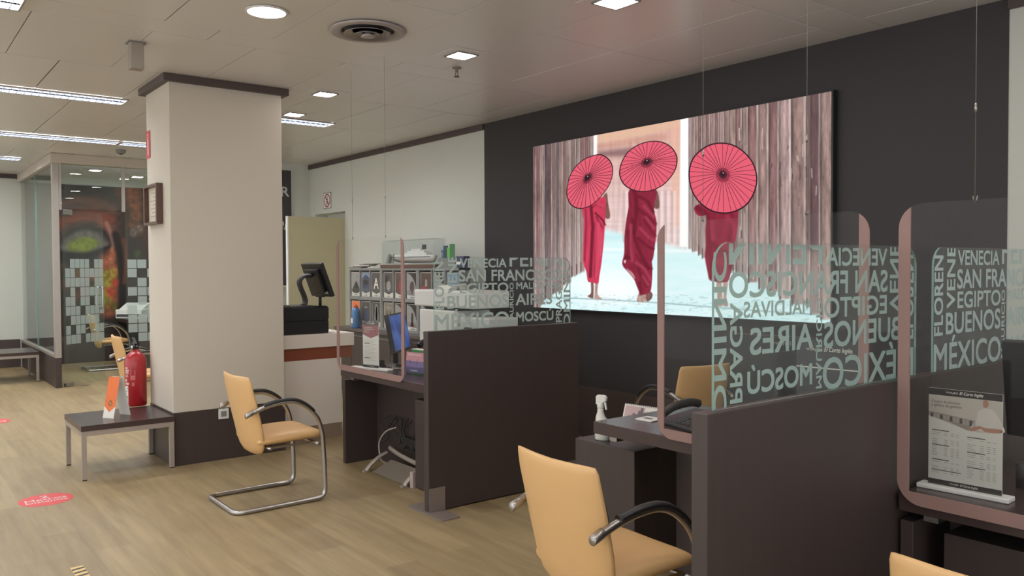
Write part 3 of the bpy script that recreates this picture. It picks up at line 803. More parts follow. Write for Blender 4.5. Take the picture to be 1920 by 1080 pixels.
def pedestal(label, x0, x1, y0, y1, z1, plate=False):
    t = thing('drawer_unit', label, 'drawer unit', ((x0 + x1) / 2, (y0 + y1) / 2, 0), 0, 'drawer units under the desks')
    hx = (x1 - x0) / 2; hy = (y1 - y0) / 2
    B().box(-hx, hx, -hy, hy, 0.012, z1).build('body', M_WENGEV, t, bevel=0.003)
    b = B()
    for k in range(3): b.box(-hx + .012, hx - .012, hy, hy + .014, .04 + k * (z1 - .06) / 3, .03 + (k + 1) * (z1 - .06) / 3)
    b.build('drawer_front', M_WENGE, t, bevel=0.002)
    for k in range(3):
        zz = .04 + (k + .75) * (z1 - .06) / 3
        B().tube([(-.06, hy + .012, zz), (-.06, hy + .035, zz), (.06, hy + .035, zz), (.06, hy + .012, zz)], .005, 8).build('handle', M_STEEL, t)
    return t
pedestal('dark drawer unit carrying the white spray bottle', -3.30, -2.86, 3.02, 3.64, 0.635)
for dk_, x0, x1, y0, y1 in ((D1, -4.98, -4.545, 3.02, 3.25), (D3, -1.30, -0.84, 2.92, 3.13)):
    lx_, ly_ = dk_.location.x, dk_.location.y
    B().box(x0 - lx_, x1 - lx_, y0 - ly_, y1 - ly_, 0.012, .640).build('pedestal', M_WENGEV, dk_, bevel=0.003)

# ------------------------------------------------------------------ partitions with etched glass
def clip_poly(pts, ax, lim, keep_less):
    out = []
    for i in range(len(pts)):
        a, b_ = pts[i - 1], pts[i]
        ia = (a[ax] <= lim) if keep_less else (a[ax] >= lim)
        ib = (b_[ax] <= lim) if keep_less else (b_[ax] >= lim)
        if ia != ib:
            t = (lim - a[ax]) / (b_[ax] - a[ax]); out.append((a[0] + (b_[0] - a[0]) * t, a[1] + (b_[1] - a[1]) * t))
        if ib: out.append(b_)
    return out
WORDS = [  # word, u0, u1, v0, v1, upright?
    ('VENECIA', .200, .585, .408, .466, 0), ('PENIN', .615, 1.095, .414, .520, 0), ('SAN FRANCISCO', .196, 1.095, .316, .390, 0),
    ('EGIPTO', .200, .600, .238, .302, 0), ('MALDIVAS', .673, 1.027, .256, .302, 0), ('MAURICIO', .613, .646, .012, .300, 1),
    ('BUENOS', .102, .600, .140, .222, 0), ('AIRES', .666, .995, .145, .222, 0), ('MÉXICO', .004, .605, .002, .132, 0),
    ('MOSCÚ', .671, 1.007, .030, .112, 0), ('PRAGA', 1.033, 1.090, .011, .300, 1), ('OMINIC', 1.108, 1.166, -.035, .450, 1),
    ('FLORENCIA', .004, .074, .139, .590, 1), ('VENEZUELA', .108, .176, .241, .80, 1)]
GW, GH = 1.175, 0.477
def lettering():
    b = B()
    for wd_, u0, u1, v0, v1, up in WORDS:
        vs, fs, asp = text_mesh(wd_)
        hh = (u1 - u0) if up else (v1 - v0)
        d = min(.0042, hh * .055)
        for k_, (sx, sy) in enumerate(((-d / 2, -d / 2), (d / 2, -d / 2), (-d / 2, d / 2), (d / 2, d / 2))):
            for f in fs:
                pl = []
                for i in f:
                    x, y = vs[i]
                    if up: pl.append((u1 - y * (u1 - u0) + sx, v0 + x * (v1 - v0) + sy))
                    else: pl.append((u0 + x * (u1 - u0) + sx, v0 + y * (v1 - v0) + sy))
                lim = GH - .004 if .08 < (u0 + u1) / 2 < 1.1 else GH - .03
                pl = clip_poly(pl, 1, lim, True)
                if len(pl) >= 3: pl = clip_poly(pl, 1, 0.0015, False)
                if len(pl) >= 3: b.add([(0.0052 + .00004 * k_, 0.065 + u, 1.163 + v) for u, v in pl], [tuple(range(len(pl)))])
    return b
_let = lettering()
_let_me = None
def partition(label, x, y, rz, near=True, far=True):
    global _let_me
    t = thing('desk_partition', label, 'partition', (x, y, 0), rz, 'dark partitions with lettered glass')
    B().box(-.0275, .0275, 0, 1.30, 0.008, 1.163).build('panel', M_WENGEV, t, bevel=0.003)
    g = B(); out = [(0.065 + u, 1.1632 + v) for u, v in rrect(GW, GH, .075, 7, (0, 0, 1, 1))]
    n = len(out)
    vs = [(-.004, u, v) for u, v in out] + [(.004, u, v) for u, v in out]
    g.add(vs, [tuple(range(n - 1, -1, -1)), tuple(range(n, 2 * n))], 0)
    o = 0
    for i in range(n):
        j = (i + 1) % n
        g.f.append((i, j, n + j, n + i)); g.m.append(1); g.sm.append(False)
    go = g.build('glass_screen', [M_PARTGLASS, M_GLASSEDGE], t)
    if _let_me is None:
        lo = _let.build('lettering', M_FROST, go); _let_me = lo.data
    else:
        lo = bpy.data.objects.new('lettering', _let_me); COL.objects.link(lo); lo.parent = go
    for flag, ya, yb in ((near, -.03, .115), (far, 1.185, 1.33)):
        if not flag: continue
        k = B()
        k.prism([(px_ - .20, py_ + ya, 0.0005) for px_, py_ in rrect(.42, yb - ya, .02, 4)], (0, 0, .0075))
        pc = (ya + yb) / 2 + (.02 if ya < 0 else -.02)
        for s in (-1, 1): k.box(min(s * .028, s * .0315), max(s * .028, s * .0315), pc - .06, pc + .06, .008, .158)
        ko = k.build('floor_bracket', M_PLATE, t, bevel=0.001)
        sc = B()
        for yy, zz in ((pc - .035, .135), (pc + .035, .135), (pc, .05)):
            for s in (-1, 1):
                sc.tube([(s * .0312, yy, zz), (s * .0335, yy, zz)], .005, 8)
        sc.build('screw', M_STEEL, ko)
    return t
partition('dark partition at right end of the far desk, lettered glass on top', -4.44, 2.775, 0)
partition('nearest dark partition at right whose glass lettering reads mirrored', -1.46, 3.10, PI, near=False)
partition('dark partition behind the hanging screen at right, in line behind the mirrored one', -1.46, 3.105, 0, near=False)

# ------------------------------------------------------------------ hanging acrylic screens
def hanging_screen(label, x0, x1, y, z0, z1, wires):
    W_ = x1 - x0; H_ = z1 - z0; r = .085; bw = .040
    t = thing('hanging_screen', label, 'protective screen', (x0, y, z0), 0, 'clear screens hung from the ceiling')
    pts = rrect(W_, H_, r, 8)
    B().prism([(u, -.002, v) for u, v in pts], (0, .004, 0)).build('panel', M_ACRYL, t)
    # U-shaped strip: both upright edges and the bottom edge
    aa = math.acos((r - bw) / r)
    left_arc = [(r - r * math.cos(a), H_ - r + r * math.sin(a)) for a in [aa * (1 - k / 6) for k in range(7)]]
    right_arc = [(W_ - u, v) for u, v in left_arc][::-1]
    bl = [(r + r * math.cos(a), r + r * math.sin(a)) for a in [PI + .5 * PI * k / 8 for k in range(9)]]
    br = [(W_ - u, v) for u, v in bl][::-1]
    out = left_arc + bl + br + right_arc
    inner = [(W_ - bw, bw * 1.1), (bw, bw * 1.1)]
    ring = out + inner
    B().prism([(u, -.0032, v) for u, v in ring], (0, .0064, 0)).build('edge_strip', M_PINK, t)
    for wx in wires:
        w_ = B()
        w_.tube([(wx - x0, 0, H_ - .012), (wx - x0, 0, CEIL - z0 - .004)], .0010, 6)
        wo = w_.build('hanging_wire', M_WIRE, t)
        h = B()
        h.tube([(wx - x0 - .006, 0, H_ + .012), (wx - x0 - .004, 0, H_ - .004), (wx - x0 + .004, 0, H_ - .004), (wx - x0 + .008, 0, H_ + .012)], .0018, 6)
        h.tube([(wx - x0, 0, H_ + .28), (wx - x0, 0, H_ + .31)], .004, 8)
        h.build('hook', M_STEEL, wo)
    return t
hanging_screen('clear hanging screen over the far desk', -6.03, -4.975, 2.937, .760, 1.796, (-5.745, -5.23))
hanging_screen('clear hanging screen over the middle desk in front of the picture', -2.605, -1.57, 2.91, .768, 1.776, (-2.34, -1.83))
hanging_screen('clear hanging screen at the right edge over the nearest desk', -1.412, -0.345, 2.815, .745, 1.782, (-1.165, -0.60))

# ------------------------------------------------------------------ glass office at the left
OX = -12.2; OY = 1.90
M_ALU = mat('office_frame_aluminium', rgb(176, 170, 164), 0.35, metal=0.4)
og = thing('office_glazing', 'glass office front with frosted squares left of the column', 'glass partition', (OX, OY, 0))
b = B()
b.box(-.11, 0, 0, .07, 0.0, 0.40); b.box(-3.08, -.11, 0, .06, 0, 0.40)
b.build('base', M_WENGEV, og, bevel=0.002)
b = B()
b.box(-.10, 0.002, -.002, .072, .40, CEIL - .11); b.box(-3.08, -.10, -.004, .064, .40, .44)
b.build('corner_post', M_ALU, og, bevel=0.002)
b = B()
b.box(-.09, .02, -.02, 2.25, CEIL - .13, CEIL - .004); b.box(-3.08, -.09, -.02, .09, CEIL - .13, CEIL - .004)
b.build('head_beam', mat('beam_cream', rgb(196, 186, 174), 0.5), og, bevel=0.002)
B().box(-.05, -.008, .075, .105, 2.36, CEIL - .13).build('mullion', M_ALU, og)
B().box(-.05, -.008, .845, .885, 2.36, CEIL - .13).build('mullion', M_ALU, og)
B().box(-1.62, -1.60, .02, .04, .44, CEIL - .13).build('glass_joint', M_GLASSEDGE, og)
for nm, bx in (('glass_pane', (-3.08, -.10, .026, .034, .44, CEIL - .13)), ('glass_pane', (-.034, -.026, .105, .845, 2.38, CEIL - .13)), ('glass_pane', (-.034, -.026, .885, 2.25, .02, CEIL - .13))):
    go = B().box(*bx).build(nm, M_GLASS, og)
fs = B(); rq = random.Random(5)
GRID_R = ["XX..", "X.X.", ".X..", "XXX.", ".X..", "X.X.", "XXX.", "XX.X", ".XXX"]
for r_, row in enumerate(GRID_R):
    for c_ in range(8):
        if (c_ < 4 and row[c_] == 'X') or (c_ >= 4 and rq.random() < .6):
            yy = .905 + c_ * .128; zz = 1.585 - r_ * .128
            fs.poly([(-.0255, yy, zz), (-.0255, yy + .118, zz), (-.0255, yy + .118, zz + .118), (-.0255, yy, zz + .118)])
fs.build('frosted_squares', M_FROSTSQ, go)
vi = B(); vi.text('VIAJES', (-.0253, 1.17, 1.085), (0, 1, 0), (0, 0, 1), .42, .065)
vi.build('lettering', M_WHITE, go)
B().box(-.04, -.015, .30, .42, .002, .010).build('floor_hinge', M_STEEL, og)
# glass door leaf swung inward
ANG = math.radians(38)
gd = thing('door_2', 'glass door of the office standing ajar', 'door', (OX - .03, OY + .11, 0), ANG)
gd['kind'] = 'structure'
go = B().box(-.005, .005, 0, .74, .012, 2.36).build('glass_leaf', M_GLASS, gd)
fs = B()
GRID_L = [".XXXX.XX", "XX.XXXXX", "XXXXX.XX", ".X.XXXXX", "XX.XX.XX", "XXX.XXXX", ".XXXXXX.", "X.XX..XX", "XXX.XXXX"]
for r_, row in enumerate(GRID_L):
    for c_, k in enumerate(row):
        if k == 'X':
            yy = .03 + c_ * .088; zz = 1.59 - r_ * .128
            fs.poly([(.0056, yy, zz), (.0056, yy + .082, zz), (.0056, yy + .082, zz + .12), (.0056, yy, zz + .12)])
fs.build('frosted_squares', M_FROSTSQ, go)
B().box(-.02, .02, .0, .16, 2.30, 2.37).build('top_hinge', M_STEEL, gd, bevel=0.002)
B().box(-.018, .018, .0, .14, .008, .05).build('bottom_hinge', M_STEEL, gd, bevel=0.002)
h = B()
for s in (-1, 1): h.tube(fillet([(s * .005, .66, 1.02), (s * .05, .66, 1.02), (s * .05, .66, 1.32), (s * .005, .66, 1.32)], .02), .011, 10)
h.build('pull_handle', M_CHROME, gd)

# mural inside the office: abstract painted face in dark and orange tones
MX = -15.27
mc = Canvas((MX, 1.98, .46), (0, 1, 0), (0, 0, 1), 2.16, 2.52, 230, 270)
qx, qy = mc.px, mc.py
n0 = fbm(qx / 16, qy / 16, 4)[..., None]
mc.C = np.array([42, 36, 34.]) * (1 - n0) + np.array([78, 62, 56.]) * n0
mc.poly([(90, 372), (150, 362), (215, 372), (226, 420), (215, 470), (150, 500), (90, 480)], (104, 72, 62), 14, 5, .8, .5, (14, 5), 7)
mc.poly([(90, 340), (150, 345), (220, 352), (218, 376), (150, 366), (90, 376)], (50, 46, 44), 8, 5, .6, .4, (10, 10))
mc.poly([(232, 330), (264, 330), (278, 440), (246, 440), (228, 390)], (86, 56, 44), 9, 5, .8, .5, (8, 8))
for x, y, r, c in ((118, 331, 9, (96, 82, 76)), (133, 333, 12, (126, 112, 104)), (152, 332, 10, (120, 106, 100)), (170, 333, 9, (92, 80, 74)), (186, 333, 9, (104, 92, 86)), (204, 336, 9, (90, 74, 66)), (245, 343, 14, (168, 104, 66)), (250, 364, 14, (160, 94, 60)), (254, 385, 13, (148, 84, 54)), (256, 405, 12, (158, 96, 62)), (250, 421, 9, (132, 86, 64)), (262, 428, 8, (146, 122, 110)), (250, 437, 7, (150, 132, 122)), (214, 345, 10, (104, 64, 50)), (222, 360, 8, (120, 72, 54)), (232, 372, 8, (120, 70, 52))):
    mc.poly([(x + r * math.cos(a), y + r * math.sin(a)) for a in [PI * k / 4 for k in range(8)]], c, r * .55, 3, .9, .5, (5, 5), int(x))
for q, w_, c, op in (([(106, 424), (140, 407), (178, 402), (210, 412)], 12, (156, 76, 56), .8), ([(110, 384), (150, 376), (190, 384)], 8, (140, 88, 66), .6), ([(120, 398), (160, 392), (212, 392)], 9, (128, 82, 66), .5), ([(185, 408), (205, 430), (214, 462)], 9, (160, 90, 74), .7), ([(130, 414), (170, 410), (200, 424)], 4, (190, 100, 76), .5)): mc.stroke(q, w_, c, 7, op)
mc.poly([(106, 470), (118, 444), (150, 426), (184, 428), (208, 446), (214, 468), (190, 484), (150, 496), (110, 490)], (30, 26, 26), 7, 5, .95)
mc.poly([(112, 462), (126, 444), (150, 431), (178, 433), (198, 447), (204, 460), (180, 469), (150, 472), (120, 471)], (128, 118, 114), 7, 4, .95, .3, (8, 8))
mc.poly([(126, 462), (144, 447), (172, 446), (186, 456), (168, 470), (138, 471)], (150, 164, 52), 6, 4, .95, .3, (6, 6))
mc.stroke([(110, 474), (140, 480), (170, 478), (192, 470), (210, 462)], 6, (24, 20, 22), 3, .95)
mc.stroke([(200, 418), (208, 440), (212, 460), (206, 474)], 5, (196, 150, 138), 4, .75)
mc.poly([(184, 486), (206, 466), (218, 474), (224, 540), (220, 590), (186, 590), (180, 530)], (176, 100, 70), 8, 4, .9, .5, (7, 12))
for x, y, r, c in ((200, 522, 15, (172, 164, 60)), (196, 560, 13, (166, 160, 58)), (213, 512, 8, (196, 160, 66)), (205, 490, 9, (204, 122, 88)), (208, 548, 8, (206, 74, 52)), (216, 530, 6, (190, 60, 48)), (192, 500, 7, (196, 96, 70)), (214, 575, 8, (120, 110, 48)), (150, 520, 14, (132, 92, 70)), (128, 530, 12, (104, 78, 64)), (156, 548, 8, (190, 62, 62)), (140, 556, 10, (120, 70, 60)), (172, 516, 9, (168, 96, 74)), (175, 545, 8, (146, 118, 70)), (120, 560, 12, (60, 52, 50)), (258, 476, 7, (78, 100, 62))):
    mc.poly([(x + r * math.cos(a), y + r * math.sin(a) * 1.2) for a in [PI * k / 4 for k in range(8)]], c, r * .6, 3, .85, .5, (4, 6), int(x * 3))
mc.stroke([(216, 440), (226, 480), (230, 530), (226, 600)], 10, (26, 22, 22), 6, .9)
mc.stroke([(232, 450), (236, 490), (233, 530)], 5, (150, 84, 62), 5, .7)
mc.C *= .84
mo = mc.mesh('mural', print_material('mural_print', None, .55), (MX, 3.0, 0))
mo.location = (MX, 3.0, 0)
tag(mo, 'dark orange wall mural of a painted eye inside the glass office', 'mural')
struct(B().box(-15.3, -15.272, 1.97, 4.15, .0, .46).build('baseboard_office', M_TRIM))
# office desk, printer and papers
t = thing('office_desk', 'dark desk inside the glass office', 'desk', (-14.35, 3.62, 0))
B().box(-.75, .75, -.35, .35, .69, .75).build('desk_top', M_WENGE_TOP, t, bevel=0.002)
for s in (-1, 1): B().box(s * .70 - .02, s * .70 + .02, -.33, .33, 0, .69).build('side_panel', M_WENGEV, t)
B().box(-.68, .68, .10, .12, .1, .69).build('modesty_panel', M_WENGEV, t)
t = thing('printer', 'white printer on the desk inside the glass office', 'printer', (-14.75, 3.47, .7505), math.radians(50))
B().box(-.22, .22, -.18, .18, 0, .15).build('body', M_WHITE, t, bevel=0.012)
B().box(-.20, .20, -.185, -.175, .03, .07).build('paper_slot', M_DKGREY, t)
b = B(); b.prism([(-.20, -.10, .15), (-.20, .17, .15), (-.20, .17, .25), (-.20, .08, .22)], (.4, 0, 0)); b.build('paper_tray', M_WHITE, t, bevel=0.004)

# low table at the far left outside the office
def bench(label, x0, x1, y0, y1, h=.41):
    t = thing('low_table', label, 'low table', ((x0 + x1) / 2, (y0 + y1) / 2, 0), 0, 'low dark tables with grey legs')
    hx = (x1 - x0) / 2; hy = (y1 - y0) / 2
    B().box(-hx, hx, -hy, hy, h - .042, h).build('table_top', M_WENGE_TOP, t, bevel=0.002)
    b = B(); k = .034
    for s in (-1, 1):
        b.box(-hx + .004, hx - .004, s * (hy - k / 2 - .004) - k / 2, s * (hy - k / 2 - .004) + k / 2, h - .080, h - .042)
        b.box(s * (hx - k / 2 - .004) - k / 2, s * (hx - k / 2 - .004) + k / 2, -hy + k + .004, hy - k - .004, h - .080, h - .042)
    b.build('frame', M_GREYLEG, t)
    for sx in (-1, 1):
        for sy in (-1, 1):
            cx = sx * (hx - k / 2 - .004); cy = sy * (hy - k / 2 - .004)
            lg = B().box(cx - k / 2, cx + k / 2, cy - k / 2, cy + k / 2, .008, h - .080).build('leg', M_GREYLEG, t, bevel=0.002)
            B().box(cx - k / 2 + .002, cx + k / 2 - .002, cy - k / 2 + .002, cy + k / 2 - .002, 0, .008).build('foot', M_BLACK, lg)
    return t
bench('low dark table beside the column holding the orange leaflet', -7.36, -6.70, 1.20, 1.865)
bench('low dark table at the left picture edge outside the glass office', -13.90, -13.10, .75, 1.84, .42)

# leaflet tent on the low table
M_ORANGE = mat('leaflet_orange', rgb(232, 120, 62), 0.6, var=0.12, vscale=(30, 30, 30))
t = thing('table_leaflet', 'orange folded tent leaflet standing on the low table', 'leaflet', (-6.98, 1.505, .411), math.radians(-58))
H = .315
b = B()
fr = lambda u, v: (.085 - .07 * v / H, -.055 + u, v)
bk = lambda u, v: (-.085 + .07 * v / H, -.055 + u, v)
b.poly([fr(0, 0), fr(.11, 0), fr(.11, H), fr(0, H)], 1)
b.poly([bk(0, 0), bk(.11, 0), bk(.11, H), bk(0, H)], 1)
b.poly([(x - .0006, y, z) for x, y, z in (fr(0, 0), fr(.11, 0), fr(.11, H), fr(0, H))], 3)
def off(p): return (p[0] + .0006, p[1], p[2])
b.poly([off(fr(0, .09)), off(fr(.055, .045)), off(fr(.11, .09)), off(fr(.11, H)), off(fr(0, H))], 0)
b.poly([(p[0] + .001, p[1], p[2]) for p in (fr(.055, .085), fr(.08, .112), fr(.055, .14), fr(.03, .112))], 2)
b.poly([(p[0] + .0014, p[1], p[2]) for p in (fr(.055, .10), fr(.07, .112), fr(.055, .125), fr(.04, .112))], 0)
b.build('card', [M_ORANGE, M_PAPER, mat('leaflet_emblem', rgb(120, 104, 70), 0.6), M_GREY], t)

# fire extinguisher at the back corner of the low table
EXX, EXY, EXZ = -7.41, 1.765, .412
t = thing('fire_extinguisher', 'red fire extinguisher standing against the left column side', 'fire extinguisher', (-7.43, 1.755, 0.4135))
R_ = .086
B().lathe([(.001, 0), (R_ * .92, 0), (R_, .012), (R_, .36), (R_ * .96, .395), (R_ * .80, .43), (R_ * .5, .452), (.028, .46), (.028, .475), (.001, .475)], seg=32).build('cylinder', M_RED, t)
b = B()
b.lathe([(.022, .472), (.022, .505), (.014, .51), (.001, .511)], seg=16)
b.prism([(.03, -.012, .50), (-.055, -.012, .535), (-.085, -.012, .525), (-.085, -.012, .512), (-.05, -.012, .515), (.02, -.012, .485)], (0, .024, 0))
b.prism([(.03, -.01, .525), (-.05, -.01, .575), (-.08, -.01, .572), (-.05, -.01, .556), (.02, -.01, .51)], (0, .02, 0))
b.build('valve_handle', M_BLACK, t, bevel=0.002)
b = B(); b.lathe([(.017, 0), (.017, .012), (.001, .0121)], seg=16)
for i in range(len(b.v)): v = b.v[i]; b.v[i] = Vector((v.x + .004, -.020 - v.z, v.y + .492))
b.build('pressure_gauge', M_CHROME, t)
h = B(); h.tube(catmull([(-.02, .01, .49), (-.06, .03, .49), (-.092, .05, .42), (-.088, .052, .25), (-.082, .05, .12)], 5, False), .009, 8)
h.build('hose', M_BLACK, t)
lb_ = B()
def cyl_patch(a0, a1, z0, z1, mi, rr=R_ + .0006, n=8):
    vs = []; 
    for k in range(n + 1):
        a = a0 + (a1 - a0) * k / n
        vs += [(rr * math.cos(a), rr * math.sin(a), z0), (rr * math.cos(a), rr * math.sin(a), z1)]
    lb_.add(vs, [(2 * k, 2 * k + 2, 2 * k + 3, 2 * k + 1) for k in range(n)], mi, True)
A0 = math.radians(-72)
for k, (z0, z1, w_) in enumerate(((.318, .332, .34), (.30, .312, .5), (.286, .296, .44), (.275, .281, .46), (.262, .268, .36), (.25, .256, .40), (.21, .235, .25), (.185, .203, .48))):
    cyl_patch(A0 - .1, A0 - .1 + w_, z0, z1, 0)
cyl_patch(A0 - .15, A0 + .28, .02, .175, 1)
for k in range(6): cyl_patch(A0 - .05 + (k % 3) * .09, A0 + .05 + (k % 3) * .09, .03 + k * .024, .04 + k * .024, 2, R_ + .0012, 3)
cyl_patch(A0 + .55, A0 + .62, .24, .31, 3); cyl_patch(A0 + .92, A0 + .99, .24, .31, 3); cyl_patch(A0 + .55, A0 + .99, .225, .262, 3)
cyl_patch(A0 + .68, A0 + .90, .175, .205, 3)
lb_.build('label_print', [mat('label_pale', rgb(220, 190, 186), 0.5), M_PAPER, M_DKGREY, mat('label_pink', rgb(200, 110, 110), 0.5)], t)

# fire point sign and framed certificate on the left column face (normal -Y)
def col_plate(x0, x1, z0, z1): return (x0, x1, z0, z1)
t = thing('fire_sign', 'red fire extinguisher pictogram sign on the column side', 'sign', (-7.375, CY0 - .001, 2.62))
b = B(); b.box(-.045, .075, -.004, 0, -.115, .115, 0)
b.build('plate', mat('sign_red', rgb(190, 44, 48), 0.4), t)
b = B()
b.prism([(.006 + x * .6, -.0046, z) for x, z in [(-.002, -.088), (.038, -.088), (.038, .03), (.032, .045), (.024, .052), (.024, .07), (.012, .07), (.012, .052), (.004, .045), (-.002, .03)]], (0, .0004, 0))
b.prism([(x, -.0046, z) for x, z in [(.004, .075), (.034, .082), (.034, .09), (.0, .083)]], (0, .0004, 0))
b.build('pictogram', M_WHITE, t)
t = thing('framed_certificate', 'small dark wood framed certificate on the column side', 'picture frame', (-7.155, CY0 - .001, 2.10))
wq, hq, th = .215, .165, .05
wq = .20
b = B()
for a in ((-wq, wq, hq - .022, hq), (-wq, wq, -hq, -hq + .022), (-wq, -wq + .03, -hq + .022, hq - .022), (wq - .03, wq, -hq + .022, hq - .022)): b.box(a[0], a[1], -th, 0, a[2], a[3])
b.build('frame', mat('frame_wood', rgb(92, 66, 58), 0.35), t, bevel=0.002)
b = B().box(-wq + .03, wq - .03, -.014, -.002, -hq + .022, hq - .022, 0)
for k in range(7):
    ww = (.09, .04, .11, .05, .10, .06, .12)[k]
    b.box(-ww, ww, -.0148, -.014, .095 - k * .032, .100 - k * .032, 1)
b.build('certificate', [mat('certificate_paper', rgb(206, 196, 178), 0.7), M_GREY], t)
# socket on the column base
t = thing('wall_socket', 'white socket plate on the dark column base behind the chair', 'socket', (CX1 + .005, 2.262, .378))
B().box(0, .009, -.042, .042, -.042, .042).build('plate', M_WHITE, t, bevel=0.003)
b = B(); b.box(.009, .012, -.022, .022, -.022, .022); b.build('insert', M_GREY, t, bevel=0.001)

# floor stickers and tape
M_STK = mat('sticker_red', rgb(224, 70, 76), 0.45)
def sticker(label, cx, cy, rx, ry, rz, txt=True):
    t = thing('floor_sticker', label, 'floor sticker', (cx, cy, 0.0004), rz, 'red distance stickers on the floor')
    B().prism([(rx * math.cos(2 * PI * k / 40), ry * math.sin(2 * PI * k / 40), 0) for k in range(40)], (0, 0, .0006)).build('disc', M_STK, t)
    b = B()
    b.text('2', (-.025, .052, .0011), (1, 0, 0), (0, 1, 0), .05, .062, bold=.02)
    b.text('Metros', (-.125, -.012, .0011), (1, 0, 0), (0, 1, 0), .25, .052, bold=.02)
    b.text('Distancia', (-.125, -.066, .0011), (1, 0, 0), (0, 1, 0), .25, .044, bold=.015)
    b.build('lettering', M_WHITE, t)
    return t
sticker('red round distance sticker on the floor before the low table', -6.33, .912, .165, .165, math.radians(90))
sticker('red distance sticker cut by the left picture edge', -9.93, .955, .165, .165, math.radians(90))
t = thing('floor_tape', 'short yellow and black hazard tape on the floor', 'tape', (-4.66, .826, 0.0004), 0)
b = B(); b.box(-.135, .5, -.03, .03, 0, .0006, 0)
tp = b.build('strip', mat('tape_yellow', rgb(226, 196, 132), 0.5), t)
b = B()
for k in range(11):
    x = -.10 + k * .056
    b.poly([(x, -.03, .0009), (x + .024, -.03, .0009), (x + .010, .03, .0009), (x - .014, .03, .0009)])
b.build('stripes', mat('tape_black', rgb(56, 48, 40), 0.5), tp)

# ------------------------------------------------------------------ far wall poster, signs
t = thing('wall_poster', 'tall black poster with white lettering right behind the column', 'poster', (-11.475, 4.50, 2.15))
B().box(0, .02, -.36, .385, -.84, .86).build('frame', M_WHITE, t, bevel=0.002)
B().box(.02, .024, -.35, .372, -.83, .85).build('black_face', M_DKGREY, t)
b = B()
b.text('VIAJAR', (.0246, -.34, .42), (0, 1, 0), (0, 0, 1), .68, .19, bold=.03)
b.text('nace en', (.0246, -.32, -.02), (0, 1, 0), (0, 0, 1), .68, .13, bold=.01, shear=.3)
b.build('lettering', mat('poster_white', rgb(206, 206, 206), 0.6), t)
t = thing('wall_shelf', 'thin white shelf below the black poster', 'shelf', (-11.47, 4.55, 1.30))
B().box(0, .13, -.35, .44, 0, .018).build('board', M_WHITE, t, bevel=0.002)
for y in (-.2, .3): B().box(0, .10, y - .008, y + .008, -.05, 0).build('bracket', M_WHITE, t)
t = thing('no_entry_sign', 'small no pedestrians sign above the side door', 'sign', (-10.90, WALL - .001, 2.54))
b = B().box(-.125, .125, -.004, 0, -.115, .115, 1).box(-.117, .117, -.005, -.004, -.107, .107, 0)
b.build('plate', [M_PAPER, M_DKGREY], t)
b = B()
ring = [(.098 * math.cos(2 * PI * k / 32), -.0056, .098 * math.sin(2 * PI * k / 32)) for k in range(32)]
ring2 = [(x * .80, y, z * .80) for x, y, z in ring]
b.add(ring + ring2, [(k, (k + 1) % 32, 32 + (k + 1) % 32, 32 + k) for k in range(32)], 0)
b.poly([(x, -.0058, z) for x, z in ((-.068, .055), (-.055, .068), (.068, -.055), (.055, -.068))], 0)
b.poly([(x, -.0054, z) for x, z in ((-.014, .03), (.012, .034), (.03, .0), (.018, .004), (.008, .016), (.012, -.02), (.03, -.065), (.016, -.065), (.0, -.025), (-.018, -.065), (-.032, -.062), (-.012, -.012))], 1)
b.poly([(-.0 + .014 * math.cos(a), -.0054, .052 + .014 * math.sin(a)) for a in [2 * PI * k / 12 for k in range(12)]], 1)
b.build('pictogram', [mat('sign_ring', rgb(150, 52, 56), 0.5), M_BLACK], t)

# ------------------------------------------------------------------ white counter with cash drawers and till screen
KX = -7.0
t = thing('service_counter', 'white counter with a brown band right of the column', 'counter', (KX, 3.0, 0))
M_KWHITE = mat('counter_white', rgb(234, 226, 216), 0.5)
B().box(-.62, .02, -.22, .575, .845, .965).build('counter_top', M_KWHITE, t, bevel=0.004)
B().box(-.58, 0, -.22, .56, .735, .845).build('band', mat('counter_brown', rgb(140, 78, 54), 0.45), t)
B().box(-.58, 0, -.22, .45, .13, .735).build('body', M_KWHITE, t)
B().box(-.56, -.004, -.22, .45, 0, .13).build('plinth', mat('counter_plinth', rgb(150, 130, 114), 0.5), t)
def cash(label, z, dx):
    t = thing('cash_drawer', label, 'cash drawer', (KX - .06 + dx, 3.05, z), 0, 'stacked black cash drawers')
    B().box(-.42, 0, -.25, .30, 0, .122).build('case', M_BLACK, t, bevel=0.004)
    B().box(-.40, -.015, .30, .312, .012, .115).build('drawer_front', M_DKGREY, t, bevel=0.002)
cash('lower black cash drawer on the white counter', .9655, 0.0)
cash('upper black cash drawer carrying the till screen', 1.0885, .005)
t = thing('till_monitor', 'black till screen seen from behind on the cash drawers', 'monitor', (-7.24, 3.16, 1.211), 0)
# slanted display: leaning plane facing +Y and up
def slab(bb, org, x0, x1, v0, v1, w0, w1, lean, mi=0):
    """box in the leaning frame: v runs up the screen, w out of its front"""
    c, k = math.cos(lean), math.sin(lean)
    f = lambda x, v, w: (x, org[0] - v * k + w * c, org[1] + v * c + w * k)
    vs = [f(x0, v0, w0), f(x1, v0, w0), f(x1, v0, w1), f(x0, v0, w1), f(x0, v1, w0), f(x1, v1, w0), f(x1, v1, w1), f(x0, v1, w1)]
    bb.add(vs, [(3, 2, 1, 0), (4, 5, 6, 7), (0, 1, 5, 4), (1, 2, 6, 5), (2, 3, 7, 6), (3, 0, 4, 7)], mi)
LEAN = math.radians(20)
b = B(); slab(b, (.21, .09), -.22, .22, 0, .33, 0, .035, LEAN); slab(b, (.21, .09), -.15, .15, .05, .28, -.03, 0, LEAN)
b.build('display', M_BLACK, t, bevel=0.004)
